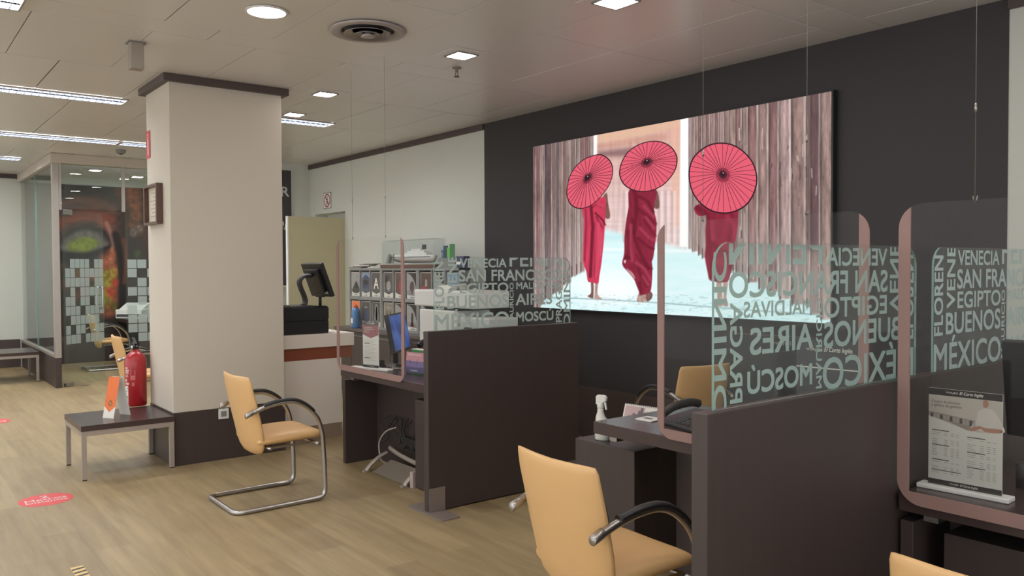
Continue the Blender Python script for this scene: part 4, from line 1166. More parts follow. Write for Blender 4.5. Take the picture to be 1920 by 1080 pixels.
b = B(); slab(b, (.21, .09), -.20, .20, .02, .31, .0352, .036, LEAN); b.build('screen', M_BLACKGLOSS, t)
b = B(); slab(b, (.21, .09), .10, .17, .03, .055, -.001, 0, LEAN); b.build('rating_label', M_PAPER, t)
b = B(); b.tube(catmull([(0, .03, .012), (0, .045, .05), (0, .03, .11), (0, .0, .18), (0, -.01, .24), (0, .03, .285), (0, .10, .29)], 5, False), .045, 12, flat=(1, .45))
b.build('neck', M_DKGREY, t)
b = B(); b.prism([(x - .16, y - .16, 0) for x, y in rrect(.32, .24, .03)], (0, 0, .014)); b.build('base', M_DKGREY, t, bevel=0.003)
t = thing('pole_display', 'small black pole display on the cash drawers behind the till screen', 'display', (-7.10, 3.29, 1.211))
B().tube([(0, 0, .008), (0, 0, .10)], .014, 10).build('pole', M_BLACK, t)
B().box(-.07, .07, -.015, .02, .09, .115).build('display', M_BLACK, t, bevel=0.003)
B().box(-.05, .05, -.045, .05, 0, .010).build('base', M_BLACK, t, bevel=0.003)
t = thing('keyboard', 'slim dark keyboard and tray left of the till screen', 'keyboard', (-7.25, 2.93, 1.211))
B().box(-.20, .20, -.09, .06, 0, .018).build('case', M_DKGREY, t, bevel=0.003)
b = B()
for r_ in range(4):
    for c_ in range(12): b.box(-.185 + c_ * .031, -.158 + c_ * .031, -.08 + r_ * .032, -.052 + r_ * .032, .018, .023)
b.build('keys', M_BLACK, t)

# ------------------------------------------------------------------ credenza and brochure rack on the right wall
CRX0, CRX1, CRY0 = -9.56, -6.70, 4.62
t = thing('credenza', 'long dark low cabinet under the brochure rack', 'cabinet', ((CRX0 + CRX1) / 2, 4.88, 0))
hx = (CRX1 - CRX0) / 2
B().box(-hx, hx, -.25, .27, .05, .80).build('body', M_WENGEV, t)
B().box(-hx - .01, hx + .01, -.265, .275, .80, .835).build('cabinet_top', mat('cabinet_top_grey_brown', rgb(92, 84, 80), 0.4), t, bevel=0.002)
for k in range(6):
    x0 = -hx + .006 + k * (2 * hx / 6); x1 = -hx - .006 + (k + 1) * (2 * hx / 6)
    dr = B().box(x0, x1, -.268, -.25, .07, .77).build('door', M_WENGEV, t, bevel=0.002)
    B().box(x0 + .01, x1 - .01, -.275, -.268, .745, .757).build('handle', M_STEEL, dr)
RX, RY, RZ = -9.37, 4.74, .8355
PITCH = .262; GRP = .034
cols_x = []
x = RX + .022
for g in range(3):
    for c_ in range(3): cols_x.append(x); x += PITCH
    x += GRP
RW = x - GRP + .0 - RX
RH = .735
t = thing('brochure_rack', 'grey two row brochure rack standing on the dark cabinet', 'rack', (RX, RY, RZ))
b = B()
b.box(0, RW, .13, .14, 0, RH)
for z0, z1 in ((0, .030), (.345, .385), (.705, RH)): b.box(0, RW, 0, .13, z0, z1)
for k in range(9):
    xx = cols_x[k] - RX
    b.box(xx - .020, xx - .004, 0, .13, .03, RH - .03)
    if k in (3, 6): b.box(xx - .020 - GRP, xx - .020, -.004, .13, .0, RH)
b.box(RW - .018, RW, 0, .13, 0, RH)
b.build('rack_frame', M_RACK, t, bevel=0.0015)
CH = (rgb(238, 236, 230), rgb(60, 56, 54))
def bro(label, k, row, base, accents, style):
    w_ = .224; h_ = .297
    t = thing('brochure', label, 'brochure', (cols_x[k] + .003, RY + .02, RZ + (.0305 if row == 1 else .3855)), 0, 'brochures in the grey rack')
    b = B()
    b.box(0, w_, 0, .018, 0, h_, 1)
    y = -.0006
    Pq = lambda pts, mi, d=0: b.poly([(u * w_, y - d, v * h_) for u, v in pts], mi)
    Pq([(.03, .015), (.97, .015), (.97, .985), (.03, .985)], 0)
    if style != 'arc':
        Pq([(.03, .02), (.97, .02), (.97, .22), (.5, .13), (.03, .22)], 1, .0005)
        Pq([(.35, .045), (.65, .045), (.65, .075), (.35, .075)], 2, .001)
    else:
        Pq([(.03, .02), (.97, .02), (.97, .12), (.03, .14)], 1, .0005)
        Pq([(.35, .045), (.75, .045), (.75, .075), (.35, .075)], 2, .001)
        arc = [(.03 + .90 * math.sin(a), .14 + .82 * math.cos(a)) for a in [.5 * PI * i / 10 for i in range(11)]]
        Pq(arc + [(.03, .14)], 3, .0005)
    for mi, pts in accents: Pq(catmull(pts, 4), mi, .0012)
    mats = [base, M_PAPER, M_GREY] + BM
    b.build('cover', mats, t)
    pk = B().box(-.002, w_ + .002, -.018, -.0165, 0, .10)
    pk.build('clear_pocket', M_CLEAR, t)
    return t
BM = [mat('print_light_grey', rgb(150, 148, 146), 0.6, var=0.4, vscale=(25, 25, 25)), mat('print_dark', rgb(58, 52, 50), 0.6, var=0.4, vscale=(25, 25, 25)),
      mat('print_red', rgb(160, 62, 70), 0.6, var=0.25, vscale=(25, 25, 25)), mat('print_blue', rgb(120, 146, 172), 0.6, var=0.2, vscale=(20, 20, 20)),
      mat('print_brown', rgb(92, 74, 68), 0.6, var=0.35, vscale=(25, 25, 25)), mat('print_navy', rgb(74, 80, 104), 0.6, var=0.3, vscale=(25, 25, 25)),
      mat('print_sand', rgb(136, 128, 112), 0.6, var=0.3, vscale=(25, 25, 25))]
G_, D_, R__, BL, BR, NV, SD = BM
OR = mat('print_orange', rgb(226, 124, 72), 0.6, var=0.15, vscale=(10, 10, 10))
MIDG = mat('print_mid_grey', rgb(86, 82, 80), 0.6, var=0.55, vscale=(25, 25, 25))
hill = [(.05, .25), (.3, .45), (.55, .62), (.75, .48), (.95, .3), (.9, .18), (.5, .12), (.1, .18)]
fig = [(.42, .2), (.4, .5), (.5, .7), (.6, .52), (.58, .2)]
blob = [(.3, .35), (.35, .6), (.6, .66), (.72, .45), (.55, .25)]
bro('brochure with a pale sky over dark hill, first in the top rack row', 0, 0, G_, [(4, hill)], 'a')
bro('blue covered brochure, second in the top rack row', 1, 0, NV, [(6, [(.1, .75), (.5, .9), (.9, .78), (.9, .95), (.1, .95)]), (4, [(.2, .62), (.5, .70), (.8, .62), (.7, .5), (.3, .5)])], 'a')
ob = bro('dark brochure with a big pale letter A in the top rack row', 2, 0, MIDG, [], 'a')
bl = B(); bl.text('A', (.05, -.0022, .10), (1, 0, 0), (0, 0, 1), .12, .13, bold=.02); bl.build('letter', M_PAPER, ob)
bro('grey brochure with a mottled crowd photo, fourth in the top rack row', 3, 0, MIDG, [(3, blob), (4, [(.1, .7), (.3, .9), (.5, .75), (.3, .6)])], 'a')
bro('brochure with a red figure on brown, fifth in the top rack row', 4, 0, BR, [(5, fig), (4, [(.6, .3), (.65, .55), (.85, .5), (.85, .3)])], 'a')
bro('dark brochure with curved photo, sixth in the top rack row behind the strip', 5, 0, D_, [(7, blob), (5, [(.4, .2), (.5, .3), (.62, .2)])], 'arc')
bro('brochure with a red bloom, left of the white printer in the top rack row', 6, 0, BR, [(5, [(.1, .2), (.12, .45), (.4, .5), (.5, .25)]), (3, [(.4, .5), (.45, .75), (.6, .7), (.6, .5)])], 'a')
bro('dark brochure with grey arc behind the lettered glass edge, top rack row', 7, 0, D_, [(3, blob)], 'arc')
bro('light blue brochure, last at right in the top rack row', 8, 0, BL, [(3, hill)], 'a')
bro('orange brochure behind the blue bottle, first in the bottom rack row', 0, 1, OR, [(5, [(.5, .45), (.55, .62), (.62, .45)])], 'a')
bro('grey blue brochure, second in the bottom rack row', 1, 1, MIDG, [(8, [(.2, .3), (.3, .6), (.7, .65), (.8, .35)]), (3, [(.3, .75), (.6, .8), (.6, .72)])], 'a')
bro('grey brochure with a pale standing ring figure, third in the bottom rack row', 2, 1, MIDG, [(3, [(.3, .25), (.35, .8), (.5, .9), (.65, .8), (.7, .25), (.5, .2)]), (4, [(.4, .28), (.42, .75), (.5, .82), (.58, .75), (.6, .28)])], 'a')
bro('sand coloured brochure with columns, fourth in the bottom rack row', 3, 1, SD, [(4, [(.25, .3), (.27, .65), (.35, .65), (.36, .3)]), (4, [(.6, .3), (.62, .65), (.7, .65), (.71, .3)]), (3, [(.2, .8), (.5, .86), (.8, .8), (.5, .75)])], 'a')
bro('dark brochure with pale arc above the blue monitor, bottom rack row', 4, 1, D_, [(7, blob)], 'arc')
bro('dark brochure with a red shoe shape, sixth in the bottom rack row', 5, 1, D_, [(4, fig), (5, [(.3, .16), (.4, .3), (.6, .28), (.72, .18), (.5, .14)])], 'arc')
bro('dark brochure with a blue grey arc partly behind the printer, bottom rack row', 6, 1, D_, [(6, [(.1, .2), (.15, .55), (.4, .55), (.5, .2)])], 'arc')
# on the rack
t = thing('water_bottle', 'blue plastic bottle standing in front of the orange brochure', 'bottle', (-9.09, 4.678, .8355))
M_BOT = mat('bottle_blue', rgb(78, 124, 176), 0.3)
B().lathe([(.001, 0), (.046, 0), (.050, .01), (.050, .21), (.042, .235), (.030, .245), (.030, .25), (.001, .25)], seg=24).build('body', M_BOT, t)
B().lathe([(.001, .25), (.026, .25), (.026, .27), (.012, .278), (.012, .295), (.001, .295)], seg=18).build('cap', mat('cap_red', rgb(190, 84, 66), 0.4), t)
B().box(-.025, .025, -.0525, -.048, .06, .12).build('sticker', M_PAPER, t)
TOPZ = RZ + RH + .0005
t = thing('magazine_pile', 'untidy pile of grey magazines on the left rack end', 'magazines', (-9.05, 4.80, TOPZ), 0)
rr = random.Random(4)
for k in range(5):
    b = B(); a = rr.uniform(-.25, .25); w_, d_ = .26, .10
    dx = -.20 + .09 * k
    c, s_ = math.cos(a), math.sin(a)
    z = .001 + k * .0105
    pts = [(dx + x * c - y * s_, y * c * .9 + x * s_, z) for x, y in ((-w_ / 1.2, -d_ / 2), (w_ / 1.2, -d_ / 2), (w_ / 1.2, d_ / 2), (-w_ / 1.2, d_ / 2))]
    b.prism(pts, (0, 0, .010)); b.build('magazine', (M_GREY, M_DKGREY, M_PAPER, MIDG, M_GREY)[k], t)
t = thing('ship_model_case', 'clear display case with a white ship model on the rack', 'display case', (-7.95, 4.81, TOPZ))
B().box(-.60, .60, -.085, .065, 0, .035).build('base', mat('case_base_brown', rgb(96, 68, 58), 0.4), t, bevel=0.002)
b = B(); cw = .57
b.box(-cw, cw, -.078, -.074, .035, .31); b.box(-cw, -cw + .004, -.074, .055, .035, .31); b.box(cw - .004, cw, -.074, .055, .035, .31); b.box(-cw, cw, .055, .059, .035, .31); b.box(-cw, cw, -.078, .059, .31, .314)
b.build('clear_cover', M_CLEAR, t)
b = B()
rings = []
for x, hw, zt, zb in ((-.50, .004, .17, .14), (-.40, .028, .155, .075), (-.2, .045, .142, .055), (.1, .05, .135, .05), (.35, .046, .135, .05), (.46, .03, .14, .06)):
    rings.append([Vector((x, -hw, zt)), Vector((x, -hw * .7, (zt + zb) / 2)), Vector((x, 0, zb)), Vector((x, hw * .7, (zt + zb) / 2)), Vector((x, hw, zt))])
b.loft(rings); hull = b.build('hull', M_WHITE, t)
b = B(); b.box(-.44, .44, -.052, -.047, .118, .124); b.build('stripe', M_DKGREY, hull)
b = B(); b.box(-.15, .34, -.035, .035, .136, .165); b.box(-.08, .28, -.028, .028, .165, .19); b.box(.0, .2, -.022, .022, .19, .21)
b.build('superstructure', M_WHITE, t, bevel=0.003)
B().lathe([(.026, .205), (.024, .255), (.001, .256)], c=(.24, 0, 0), seg=14).build('funnel', M_DKGREY, t)
b = B(); b.prism([(-.56, -.03, .05), (-.50, -.03, .05), (-.46, -.03, .16), (-.50, -.03, .16)], (0, .05, 0)); b.prism([(-.44, -.03, .05), (-.40, -.03, .05), (-.36, -.03, .16), (-.40, -.03, .16)], (0, .01, 0))
b.build('stand', M_GREY, t)
t = thing('gift_card_stand', 'small stand with blue and green cards on the right rack end', 'card stand', (-7.18, 4.80, TOPZ))
B().box(-.15, .15, -.05, .05, 0, .10).build('base', M_GREY, t, bevel=0.003)
for k, (x, z, h_, mm) in enumerate(((-.145, .10, .085, mat('card_blue', rgb(84, 108, 140), 0.5)), (-.09, .10, .13, mat('card_navy', rgb(60, 72, 96), 0.5)), (-.01, .10, .11, mat('card_green', rgb(104, 190, 70), 0.5)), (.045, .10, .145, mat('card_teal_green', rgb(84, 134, 92), 0.5)), (.062, .10, .14, mat('card_dark_green', rgb(70, 120, 82), 0.5)))):
    B().box(x, x + .085, -.02 - .006 * k, -.016 - .006 * k, z - .02, z + h_).build('card', mm, t)
t = thing('navy_box', 'navy box of leaflets on the rack behind the lettered glass', 'box', (-6.95, 4.80, TOPZ))
M_NAVY = mat('navy_card', rgb(58, 62, 96), 0.5)
B().box(-.07, .07, -.04, .04, 0, .115).build('body', M_NAVY, t, bevel=0.002)
B().box(-.06, .02, -.042, -.04, .03, .06).build('white_label', M_PAPER, t)
t = thing('paper_roll', 'curled white paper on the rack beside the green cards', 'paper', (-7.30, 4.768, TOPZ))
b = B(); cpt = catmull([(-.13, 0, .075), (-.07, 0, .065), (.0, 0, .10), (.07, 0, .155), (.10, 0, .14), (.07, 0, .09), (.02, 0, .012), (-.02, 0, .001)], 5, False)
n = len(cpt); b.add([(x * .55 - .0, -.025 + 0, z) for x, _, z in cpt] + [(x * .55, -.023 + .0, z) for x, _, z in cpt], [(i, i + 1, n + i + 1, n + i) for i in range(n - 1)], 0, True)
o = b.build('sheet', M_PAPER, t); md = o.modifiers.new('thickness', 'SOLIDIFY'); md.thickness = .002

# dark filing cabinet and printers between desk and rack
t = thing('printer_table', 'dark table under the white printers behind the partition', 'table', (-6.25, 4.36, 0))
B().box(-.62, .74, -.22, .20, .80, .84).build('table_top', M_WENGE_TOP, t, bevel=0.002)
for sx in (-.58, .70): 
    for sy in (-.18, .16): B().box(sx - .025, sx + .025, sy - .025, sy + .025, 0, .80).build('leg', M_WENGEV, t)
t = thing('printer', 'tall white office printer left behind the lettered glass', 'printer', (-6.36, 4.36, .8405))
B().box(-.42, .22, -.19, .19, 0, .335).build('lower_body', M_WHITE, t, bevel=0.012)
B().box(-.50, .50, -.20, .20, .362, .52).build('upper_body', M_WHITE, t, bevel=0.014)
B().box(-.36, .20, -.16, .16, .335, .362).build('gap', M_DKGREY, t)
B().box(-.505, -.499, -.15, .15, .44, .446).build('seam', M_GREY, t)
b = B(); b.prism([(-.30, -.10, .52), (-.05, -.10, .52), (.05, -.10, .565), (-.18, -.10, .565)], (0, .2, 0)); b.build('paper_sheet', M_PAPER, t)
B().box(-.38, .28, -.1905, -.188, .10, .104).build('tray_seam', M_GREY, t)
t = thing('printer', 'low pale printer at right behind the lettered glass', 'printer', (-5.86, 4.30, .8405))
B().box(-.20, .24, -.15, .17, 0, .29).build('body', mat('printer_pale', rgb(206, 208, 204), 0.5), t, bevel=0.012)
B().box(-.14, .20, -.153, -.149, .16, .20).build('paper_slot', M_DKGREY, t)
B().box(-.10, -.07, -.153, -.149, .24, .26).build('button', M_BLACK, t)

# ------------------------------------------------------------------ things on the far desk
def notice(label, x, y, z, w_, h_, bw_, style, name='sign_holder'):
    t = thing(name, label, 'sign holder', (x, y, z), math.radians(style[0]))
    B().box(-bw_ / 2, bw_ / 2, -.032, .032, 0, .016).build('base', mat('white_base', rgb(250, 249, 248), 0.35), t, bevel=0.003)
    B().box(-w_ / 2 - .003, w_ / 2 + .003, -.0045, -.003, .016, .016 + h_).build('clear_front', M_CLEAR, t)
    b = B(); yb = -.0025
    b.box(-w_ / 2, w_ / 2, -.0024, .002, .016, .016 + h_, 0)
    R = lambda u0, u1, v0, v1, mi, d=.0002: b.poly([(-w_ / 2 + u0 * w_, yb - d, .016 + v0 * h_), (-w_ / 2 + u1 * w_, yb - d, .016 + v0 * h_), (-w_ / 2 + u1 * w_, yb - d, .016 + v1 * h_), (-w_ / 2 + u0 * w_, yb - d, .016 + v1 * h_)], mi)
    Q = lambda pts, mi, d: b.poly([(-w_ / 2 + u * w_, yb - d, .016 + v * h_) for u, v in pts], mi)
    R(0, 1, .93, 1, 1); R(0, 1, 0, .055, 1)
    tx = lambda s, u, v, ww, hh, mi, bold=0.0, sh=0.0: b.text(s, (-w_ / 2 + u * w_, yb - .0006, .016 + v * h_), (1, 0, 0), (0, 0, 1), ww * w_, hh * h_, mi, bold, sh)
    tx('VIAJES', .24, .951, .17, .024, 0); tx('El Corte Inglés', .43, .944, .32, .040, 0, .02, .3)
    tx('VIAJES', .30, .018, .13, .018, 0); tx('El Corte Inglés', .45, .013, .24, .028, 0, .02, .3)
    if style[1] == 'fees':
        Q([(0, .93), (1, .93), (1, .63), (.75, .60), (.55, .60), (.0, .71)], 2, .0002)
        Q([(0, .755), (.3, .735), (.55, .715), (.75, .70), (.55, .60), (.3, .66), (0, .71)], 3, .0003)
        for k in range(14): Q([(.03 + k * .045, .735 - k * .003), (.06 + k * .045, .745 - k * .003), (.065 + k * .045, .70 - k * .004), (.03 + k * .045, .695 - k * .004)], 4 if k % 3 else 5, .0004)
        # seated person in pale clothes in the printed photo
        Q(catmull([(.68, .80), (.74, .84), (.80, .845), (.86, .84), (.92, .80), (1.0, .70), (1.0, .62), (.62, .62), (.60, .66), (.66, .72)], 4), 6, .0004)
        Q(catmull([(.745, .90), (.76, .925), (.80, .925), (.82, .90), (.81, .865), (.78, .85), (.75, .865)], 4), 7, .0005)
        Q(catmull([(.56, .62), (.62, .645), (.70, .66), (.72, .64), (.60, .60)], 4), 7, .0005); Q(catmull([(.70, .665), (.78, .65), (.98, .655), (.98, .62), (.78, .61)], 4), 7, .0005)
        tx('Cargos de emisión', .04, .845, .40, .032, 5, .012); tx('y gastos de gestión', .04, .805, .42, .036, 5, .012)
        rg = random.Random(8)
        for cx0, vtop, vbot in ((.05, .56, .12), (.54, .53, .12)):
            v = vtop; k = 0
            while v > vbot:
                if k % 6 == 0: R(cx0, cx0 + .24, v, v + .010, 5, .0003); v -= .022
                else:
                    for c0, c1 in ((0, rg.uniform(.06, .12)), (.17, .22), (.26, .31), (.34, .38)): R(cx0 + c0, cx0 + c1, v, v + .006, 4, .0003)
                    v -= .020
                k += 1
                if rg.random() < .12: v -= .03
        R(.05, .46, .148, .156, 5, .0003)
    else:
        Q([(0, .93), (1, .93), (1, .72), (.5, .64), (0, .72)], 8, .0003)
        for k in range(4): R(.08, .08 + (.5, .62, .4, .3)[k], .87 - k * .035, .88 - k * .035, 2, .0004)
        for v in (.52, .20): R(.10, .46, v, v + .014, 5, .0004)
        for k in range(16): R(.08, .88 - (k % 3) * .12, .60 - k * .030, .606 - k * .030, 4, .0003)
    b.build('printed_notice', [M_PAPER, mat('notice_black', rgb(48, 42, 40), 0.5), mat('notice_photo_pale', rgb(206, 196, 186), 0.6, var=.1, vscale=(20, 20, 20)), mat('notice_photo_mid', rgb(160, 148, 140), 0.6, var=.2, vscale=(40, 40, 40)),
                               mat('notice_grey_print', rgb(176, 168, 160), 0.6), mat('notice_dark_print', rgb(96, 88, 84), 0.6), mat('notice_shirt', rgb(224, 216, 208), 0.6, var=.08, vscale=(30, 30, 30)), mat('notice_skin', rgb(190, 140, 122), 0.6), mat('notice_burgundy', rgb(150, 72, 78), 0.6, var=.15, vscale=(20, 20, 20))], t)
    return t
notice('narrow burgundy and white notice in a clear holder on the far desk', -5.75, 3.09, .7705, .175, .36, .42, (16, 'prices'))
notice('clear holder with the printed fee notice on the nearest desk', -1.268, 3.00, .7705, .24, .345, .30, (3, 'fees'))

def monitor(name_label, loc, rz, w_, h_, zc, lean, screen_mat, logo=False, scr=True):
    t = thing('computer_monitor', name_label, 'monitor', loc, rz)
    b = B(); slab(b, (0, zc - h_ / 2), -w_ / 2, w_ / 2, 0, h_, -.02, .016, lean); slab(b, (0, zc - h_ / 2), -w_ * .32, w_ * .32, h_ * .2, h_ * .8, -.045, -.02, lean)
    b.build('housing', M_BLACK, t, bevel=0.004)
    b = B(); slab(b, (0, zc - h_ / 2), -w_ / 2 + .015, w_ / 2 - .015, .02, h_ - .015, .0162, .0172, lean); b.build('screen', screen_mat, t)
    b = B(); b.tube([(0, -.055, .012), (0, -.06, zc - .1), (0, -.035, zc)], .022, 12); b.build('neck', M_BLACK, t)
    b = B(); b.prism([(x - .12, y - .13, 0) for x, y in rrect(.24, .20, .03)], (0, 0, .012)); b.build('base', M_BLACK, t, bevel=0.002)
    if logo:
        b = B(); c, k = math.cos(lean), math.sin(lean)
        b.text('lenovo', (.06, -.0215 - (h_ * .86) * k, zc - h_ / 2 + h_ * .86), (-1, 0, 0), (0, -k, c), .10, .022); b.build('maker_logo', M_STEEL, t)
    return t
def screen_material():
    M = bpy.data.materials.new('lit_blue_screen'); M.use_nodes = True
    nt = M.node_tree; nt.nodes.clear(); L = nt.links.new
    tc = nt.nodes.new('ShaderNodeTexCoord'); sp = nt.nodes.new('ShaderNodeSeparateXYZ'); L(tc.outputs['Object'], sp.inputs[0])
    n = nt.nodes.new('ShaderNodeTexNoise'); n.inputs['Scale'].default_value = 5.0; L(tc.outputs['Object'], n.inputs[0])
    cr = nt.nodes.new('ShaderNodeValToRGB')
    cr.color_ramp.elements[0].position = .35; cr.color_ramp.elements[0].color = rgb(46, 58, 100)
    cr.color_ramp.elements[1].position = .65; cr.color_ramp.elements[1].color = rgb(76, 96, 148)
    L(n.outputs['Fac'], cr.inputs[0])
    e = nt.nodes.new('ShaderNodeEmission'); L(cr.outputs[0], e.inputs[0]); e.inputs[1].default_value = 0.75
    o = nt.nodes.new('ShaderNodeOutputMaterial'); L(e.outputs[0], o.inputs[0])
    return M
M_SCR = screen_material()
monitor('monitor with lit blue screen leaning on the far desk', (-5.885, 3.45, .7705), math.radians(-46), .50, .32, .27, math.radians(11), M_SCR)
monitor('dark monitor back behind the mirrored lettering on the middle desk', (-2.34, 3.53, .7705), math.radians(8), .50, .32, .30, math.radians(6), M_BLACKGLOSS, True)
monitor('dark monitor at the right picture edge on the nearest desk', (-.985, 3.34, .7705), math.radians(-6), .56, .36, .345, math.radians(8), M_BLACKGLOSS, True)
# phone, card, flat case, cables on the far desk
t = thing('desk_phone', 'black desk phone with green note beside the far partition', 'phone', (-5.50, 3.52, .7705), math.radians(10))
B().box(-.06, .06, -.07, .07, 0, .1).build('riser', M_BLACK, t, bevel=0.003)
b = B(); b.prism([(-.10, -.10, .1), (-.10, .10, .1), (-.10, .10, .17), (-.10, -.10, .13)], (.20, 0, 0)); b.build('body', M_BLACK, t, bevel=0.006)
b = B(); b.tube(catmull([(-.07, -.10, .18), (-.075, -.06, .205), (-.075, .04, .225), (-.07, .10, .215)], 4, False), .022, 10); b.build('handset', M_BLACK, t)
b = B(); b.poly([(.0, .03, .1625), (.08, .03, .1625), (.08, .085, .1735), (.0, .085, .1735)]); b.build('display', mat('phone_display', rgb(176, 206, 206), 0.3), t)
t = thing('green_note', 'green note block behind the purple card on the far desk', 'note block', (-5.40, 3.345, .7705), math.radians(5))
B().box(-.10, .10, -.03, .03, 0, .165).build('block', mat('note_green', rgb(60, 130, 70), 0.5), t, bevel=0.002)
B().box(-.098, .098, -.028, .028, .165, .169).build('top_sheet', M_PAPER, t)
t = thing('promo_card', 'purple printed card in a clear stand beside the far partition', 'card', (-5.27, 3.22, .7705), math.radians(12))
b = B()
cv = catmull([(-.115, -.02), (-.06, -.035), (.0, -.04), (.06, -.035), (.115, -.02)], 4, False)
n = len(cv)
for z0, z1, mi in ((.012, .055, 0), (.055, .10, 1), (.10, .165, 2)):
    b.add([(x, y + .02 * z0 / .165, z0) for x, y in cv] + [(x, y + .02 * z1 / .165, z1) for x, y in cv], [(i, i + 1, n + i + 1, n + i) for i in range(n - 1)], mi, True)
b.text('VIAJES El Corte', (-.07, -.031, .140), (1, 0, 0), (0, .12, 1), .14, .014, 3, .02)
b.text('regalo', (-.03, -.045, .025), (1, 0, 0), (0, .12, 1), .08, .014, 3)
for s in (-1, 1): b.add([(s * .03 - .002, -.042, .085), (s * .03 + .002, -.042, .085), (s * .042 + .002, -.036, .115), (s * .042 - .002, -.036, .115)], [(0, 1, 2, 3)], 4)
b.build('printed_card', [mat('card_indigo', rgb(84, 78, 116), 0.5), mat('card_violet', rgb(120, 104, 146), 0.5), mat('card_rose', rgb(196, 140, 150), 0.5), M_PAPER, M_BLACK], t)
B().box(-.12, .12, -.05, .03, 0, .006).build('clear_foot', M_CLEAR, t)
t = thing('flat_case', 'flat dark case lying at the left end of the far desk', 'case', (-5.945, 3.235, .7705))
B().box(-.07, .07, -.045, .045, 0, .05).build('body', M_DKGREY, t, bevel=0.004)
B().box(-.05, .05, -.03, .03, .05, .056).build('lid', M_GREY, t, bevel=0.002)
t = thing('ashtray_dish', 'small clear dish at left front corner of the far desk', 'dish', (-5.98, 3.005, .7705))
B().lathe([(.001, 0), (.022, 0), (.026, .014), (.022, .014), (.019, .004), (.001, .004)], seg=18).build('dish', M_CLEAR, t)
t = thing('cable_bundle', 'loose cable loops on the far desk below the blue screen', 'cable', (-5.66, 3.24, .7705))
b = B()
for k in range(4):
    a = .5 * k; b.tube(catmull([(-.12 + .03 * k, .02 * k, .006), (-.05, .05 - .03 * k, .03), (.03, .02 * k - .03, .006), (.09, .04, .012 + .004 * k), (.13, .0, .006)], 5, False), .004, 6)
b.build('loops', M_GREY, t)

# under the far desk: footrest, cables, little box
t = thing('footrest', 'grey curved footrest on the floor under the far desk', 'footrest', (-5.335, 3.11, 0))
b = B(); b.prism([(-.25, -.11, .005), (-.25, .06, .075), (-.25, .06, .065), (-.25, -.09, .004)], (.52, 0, 0)); b.build('tread_plate', mat('footrest_plate', rgb(128, 118, 106), 0.5), t)
b = B()
rail = catmull([(-.33, .09, .150), (-.15, .075, .128), (.10, .055, .118), (.30, .045, .118)], 5, False)
b.tube(rail, .019, 8, flat=(.7, 1.0)); b.build('rail', M_GREYLEG, t)
for x in (-.30, .27):
    b = B(); p = catmull([(x, -.135, .010), (x, -.10, .045), (x, -.03, .095), (x, .05, .125)], 4, False)
    b.tube(p, .022, 8, flat=(1, .5)); b.box(x - .02, x + .02, -.155, -.115, 0, .014); b.build('foot', M_GREYLEG, t, bevel=0.001)
t = thing('cable_tangle', 'tangle of dark cables hanging behind the footrest', 'cable', (-5.42, 3.17, 0))
b = B(); rr = random.Random(2)
for k in range(9):
    x0 = rr.uniform(-.3, .3)
    b.tube(catmull([(x0, .06, .40), (x0 + rr.uniform(-.12, .12), .03, .32), (x0 + rr.uniform(-.25, .25), .05, .22), (x0 + rr.uniform(-.25, .25), .02, .19), (x0 + rr.uniform(-.1, .1), .06, .30), (x0 + .1, .06, .41)], 5, False), .005, 6)
b.build('dark_cables', M_BLACK, t)
B().box(-.05, .24, .03, .075, .20, .27).build('power_strip', M_BLACK, t, bevel=0.004)
t = thing('white_cable', 'white cable loop beside the footrest under the far desk', 'cable', (-5.64, 3.13, 0))
B().tube(catmull([(.10, .06, .33), (.0, .03, .29), (-.055, .0, .21), (-.06, 0, .12), (-.02, .0, .06), (.05, .04, .012)], 6, False), .007, 8).build('cable', M_GREYLEG, t)
t = thing('adapter_box', 'narrow pale box standing right of the footrest', 'box', (-5.012, 3.035, 0))
B().box(-.02, .02, -.03, .03, 0, .115).build('case', mat('pale_pinkish_box', rgb(178, 160, 154), 0.5), t, bevel=0.003)

# ------------------------------------------------------------------ middle desk
t = thing('spray_bottle', 'white spray bottle standing beside the middle desk', 'bottle', (-3.17, 3.10, .6355), math.radians(20))
M_SPRAY = mat('spray_white', rgb(222, 222, 214), 0.35)
b = B()
rings = []
for z, hw, hd in ((0, .040, .027), (.006, .044, .030), (.07, .044, .030), (.10, .040, .028), (.125, .026, .022), (.15, .017, .017), (.175, .0155, .0155)):
    rings.append([Vector((hw * math.cos(2 * PI * k / 20) - (.012 if z > .11 else .0), hd * math.sin(2 * PI * k / 20), z)) for k in range(20)])
b.loft(rings); b.build('body', M_SPRAY, t)
b = B(); b.lathe([(.018, .17), (.018, .197), (.001, .198)], c=(-.012, 0, 0), seg=18)
b.prism([(-.036, -.012, .19), (-.036, -.012, .232), (-.028, -.012, .242), (.016, -.012, .242), (.026, -.012, .230), (.024, -.012, .21), (.005, -.012, .20), (.0, -.012, .19)], (0, .024, 0))
b.build('spray_head', M_WHITE, t, bevel=0.004)
b = B(); b.prism([(.010, -.005, .205), (.020, -.005, .205), (.026, -.005, .165), (.020, -.005, .165)], (0, .010, 0)); b.build('trigger', M_WHITE, t)
t = thing('desk_calendar', 'white tent desk calendar behind the spray bottle', 'calendar', (-3.20, 3.44, .6355), math.radians(8))
b = B()
def cf(u, v): return (-.115 + .23 * u, -.05 + .05 * v, .145 * v)
b.prism([cf(0, 0), cf(1, 0), cf(1, 1), cf(0, 1)], (0, .002, 0), 0)
b.prism([(-.115, .05, 0), (.115, .05, 0), (.115, .0, .145), (-.115, .0, .145)], (0, .002, 0), 0)
def cfo(u, v, d=.0008): x, y, z = cf(u, v); return (x, y - d, z + d * .3)
b.poly([cfo(.04, .52), cfo(.62, .52), cfo(.62, .93), cfo(.04, .93)], 1)
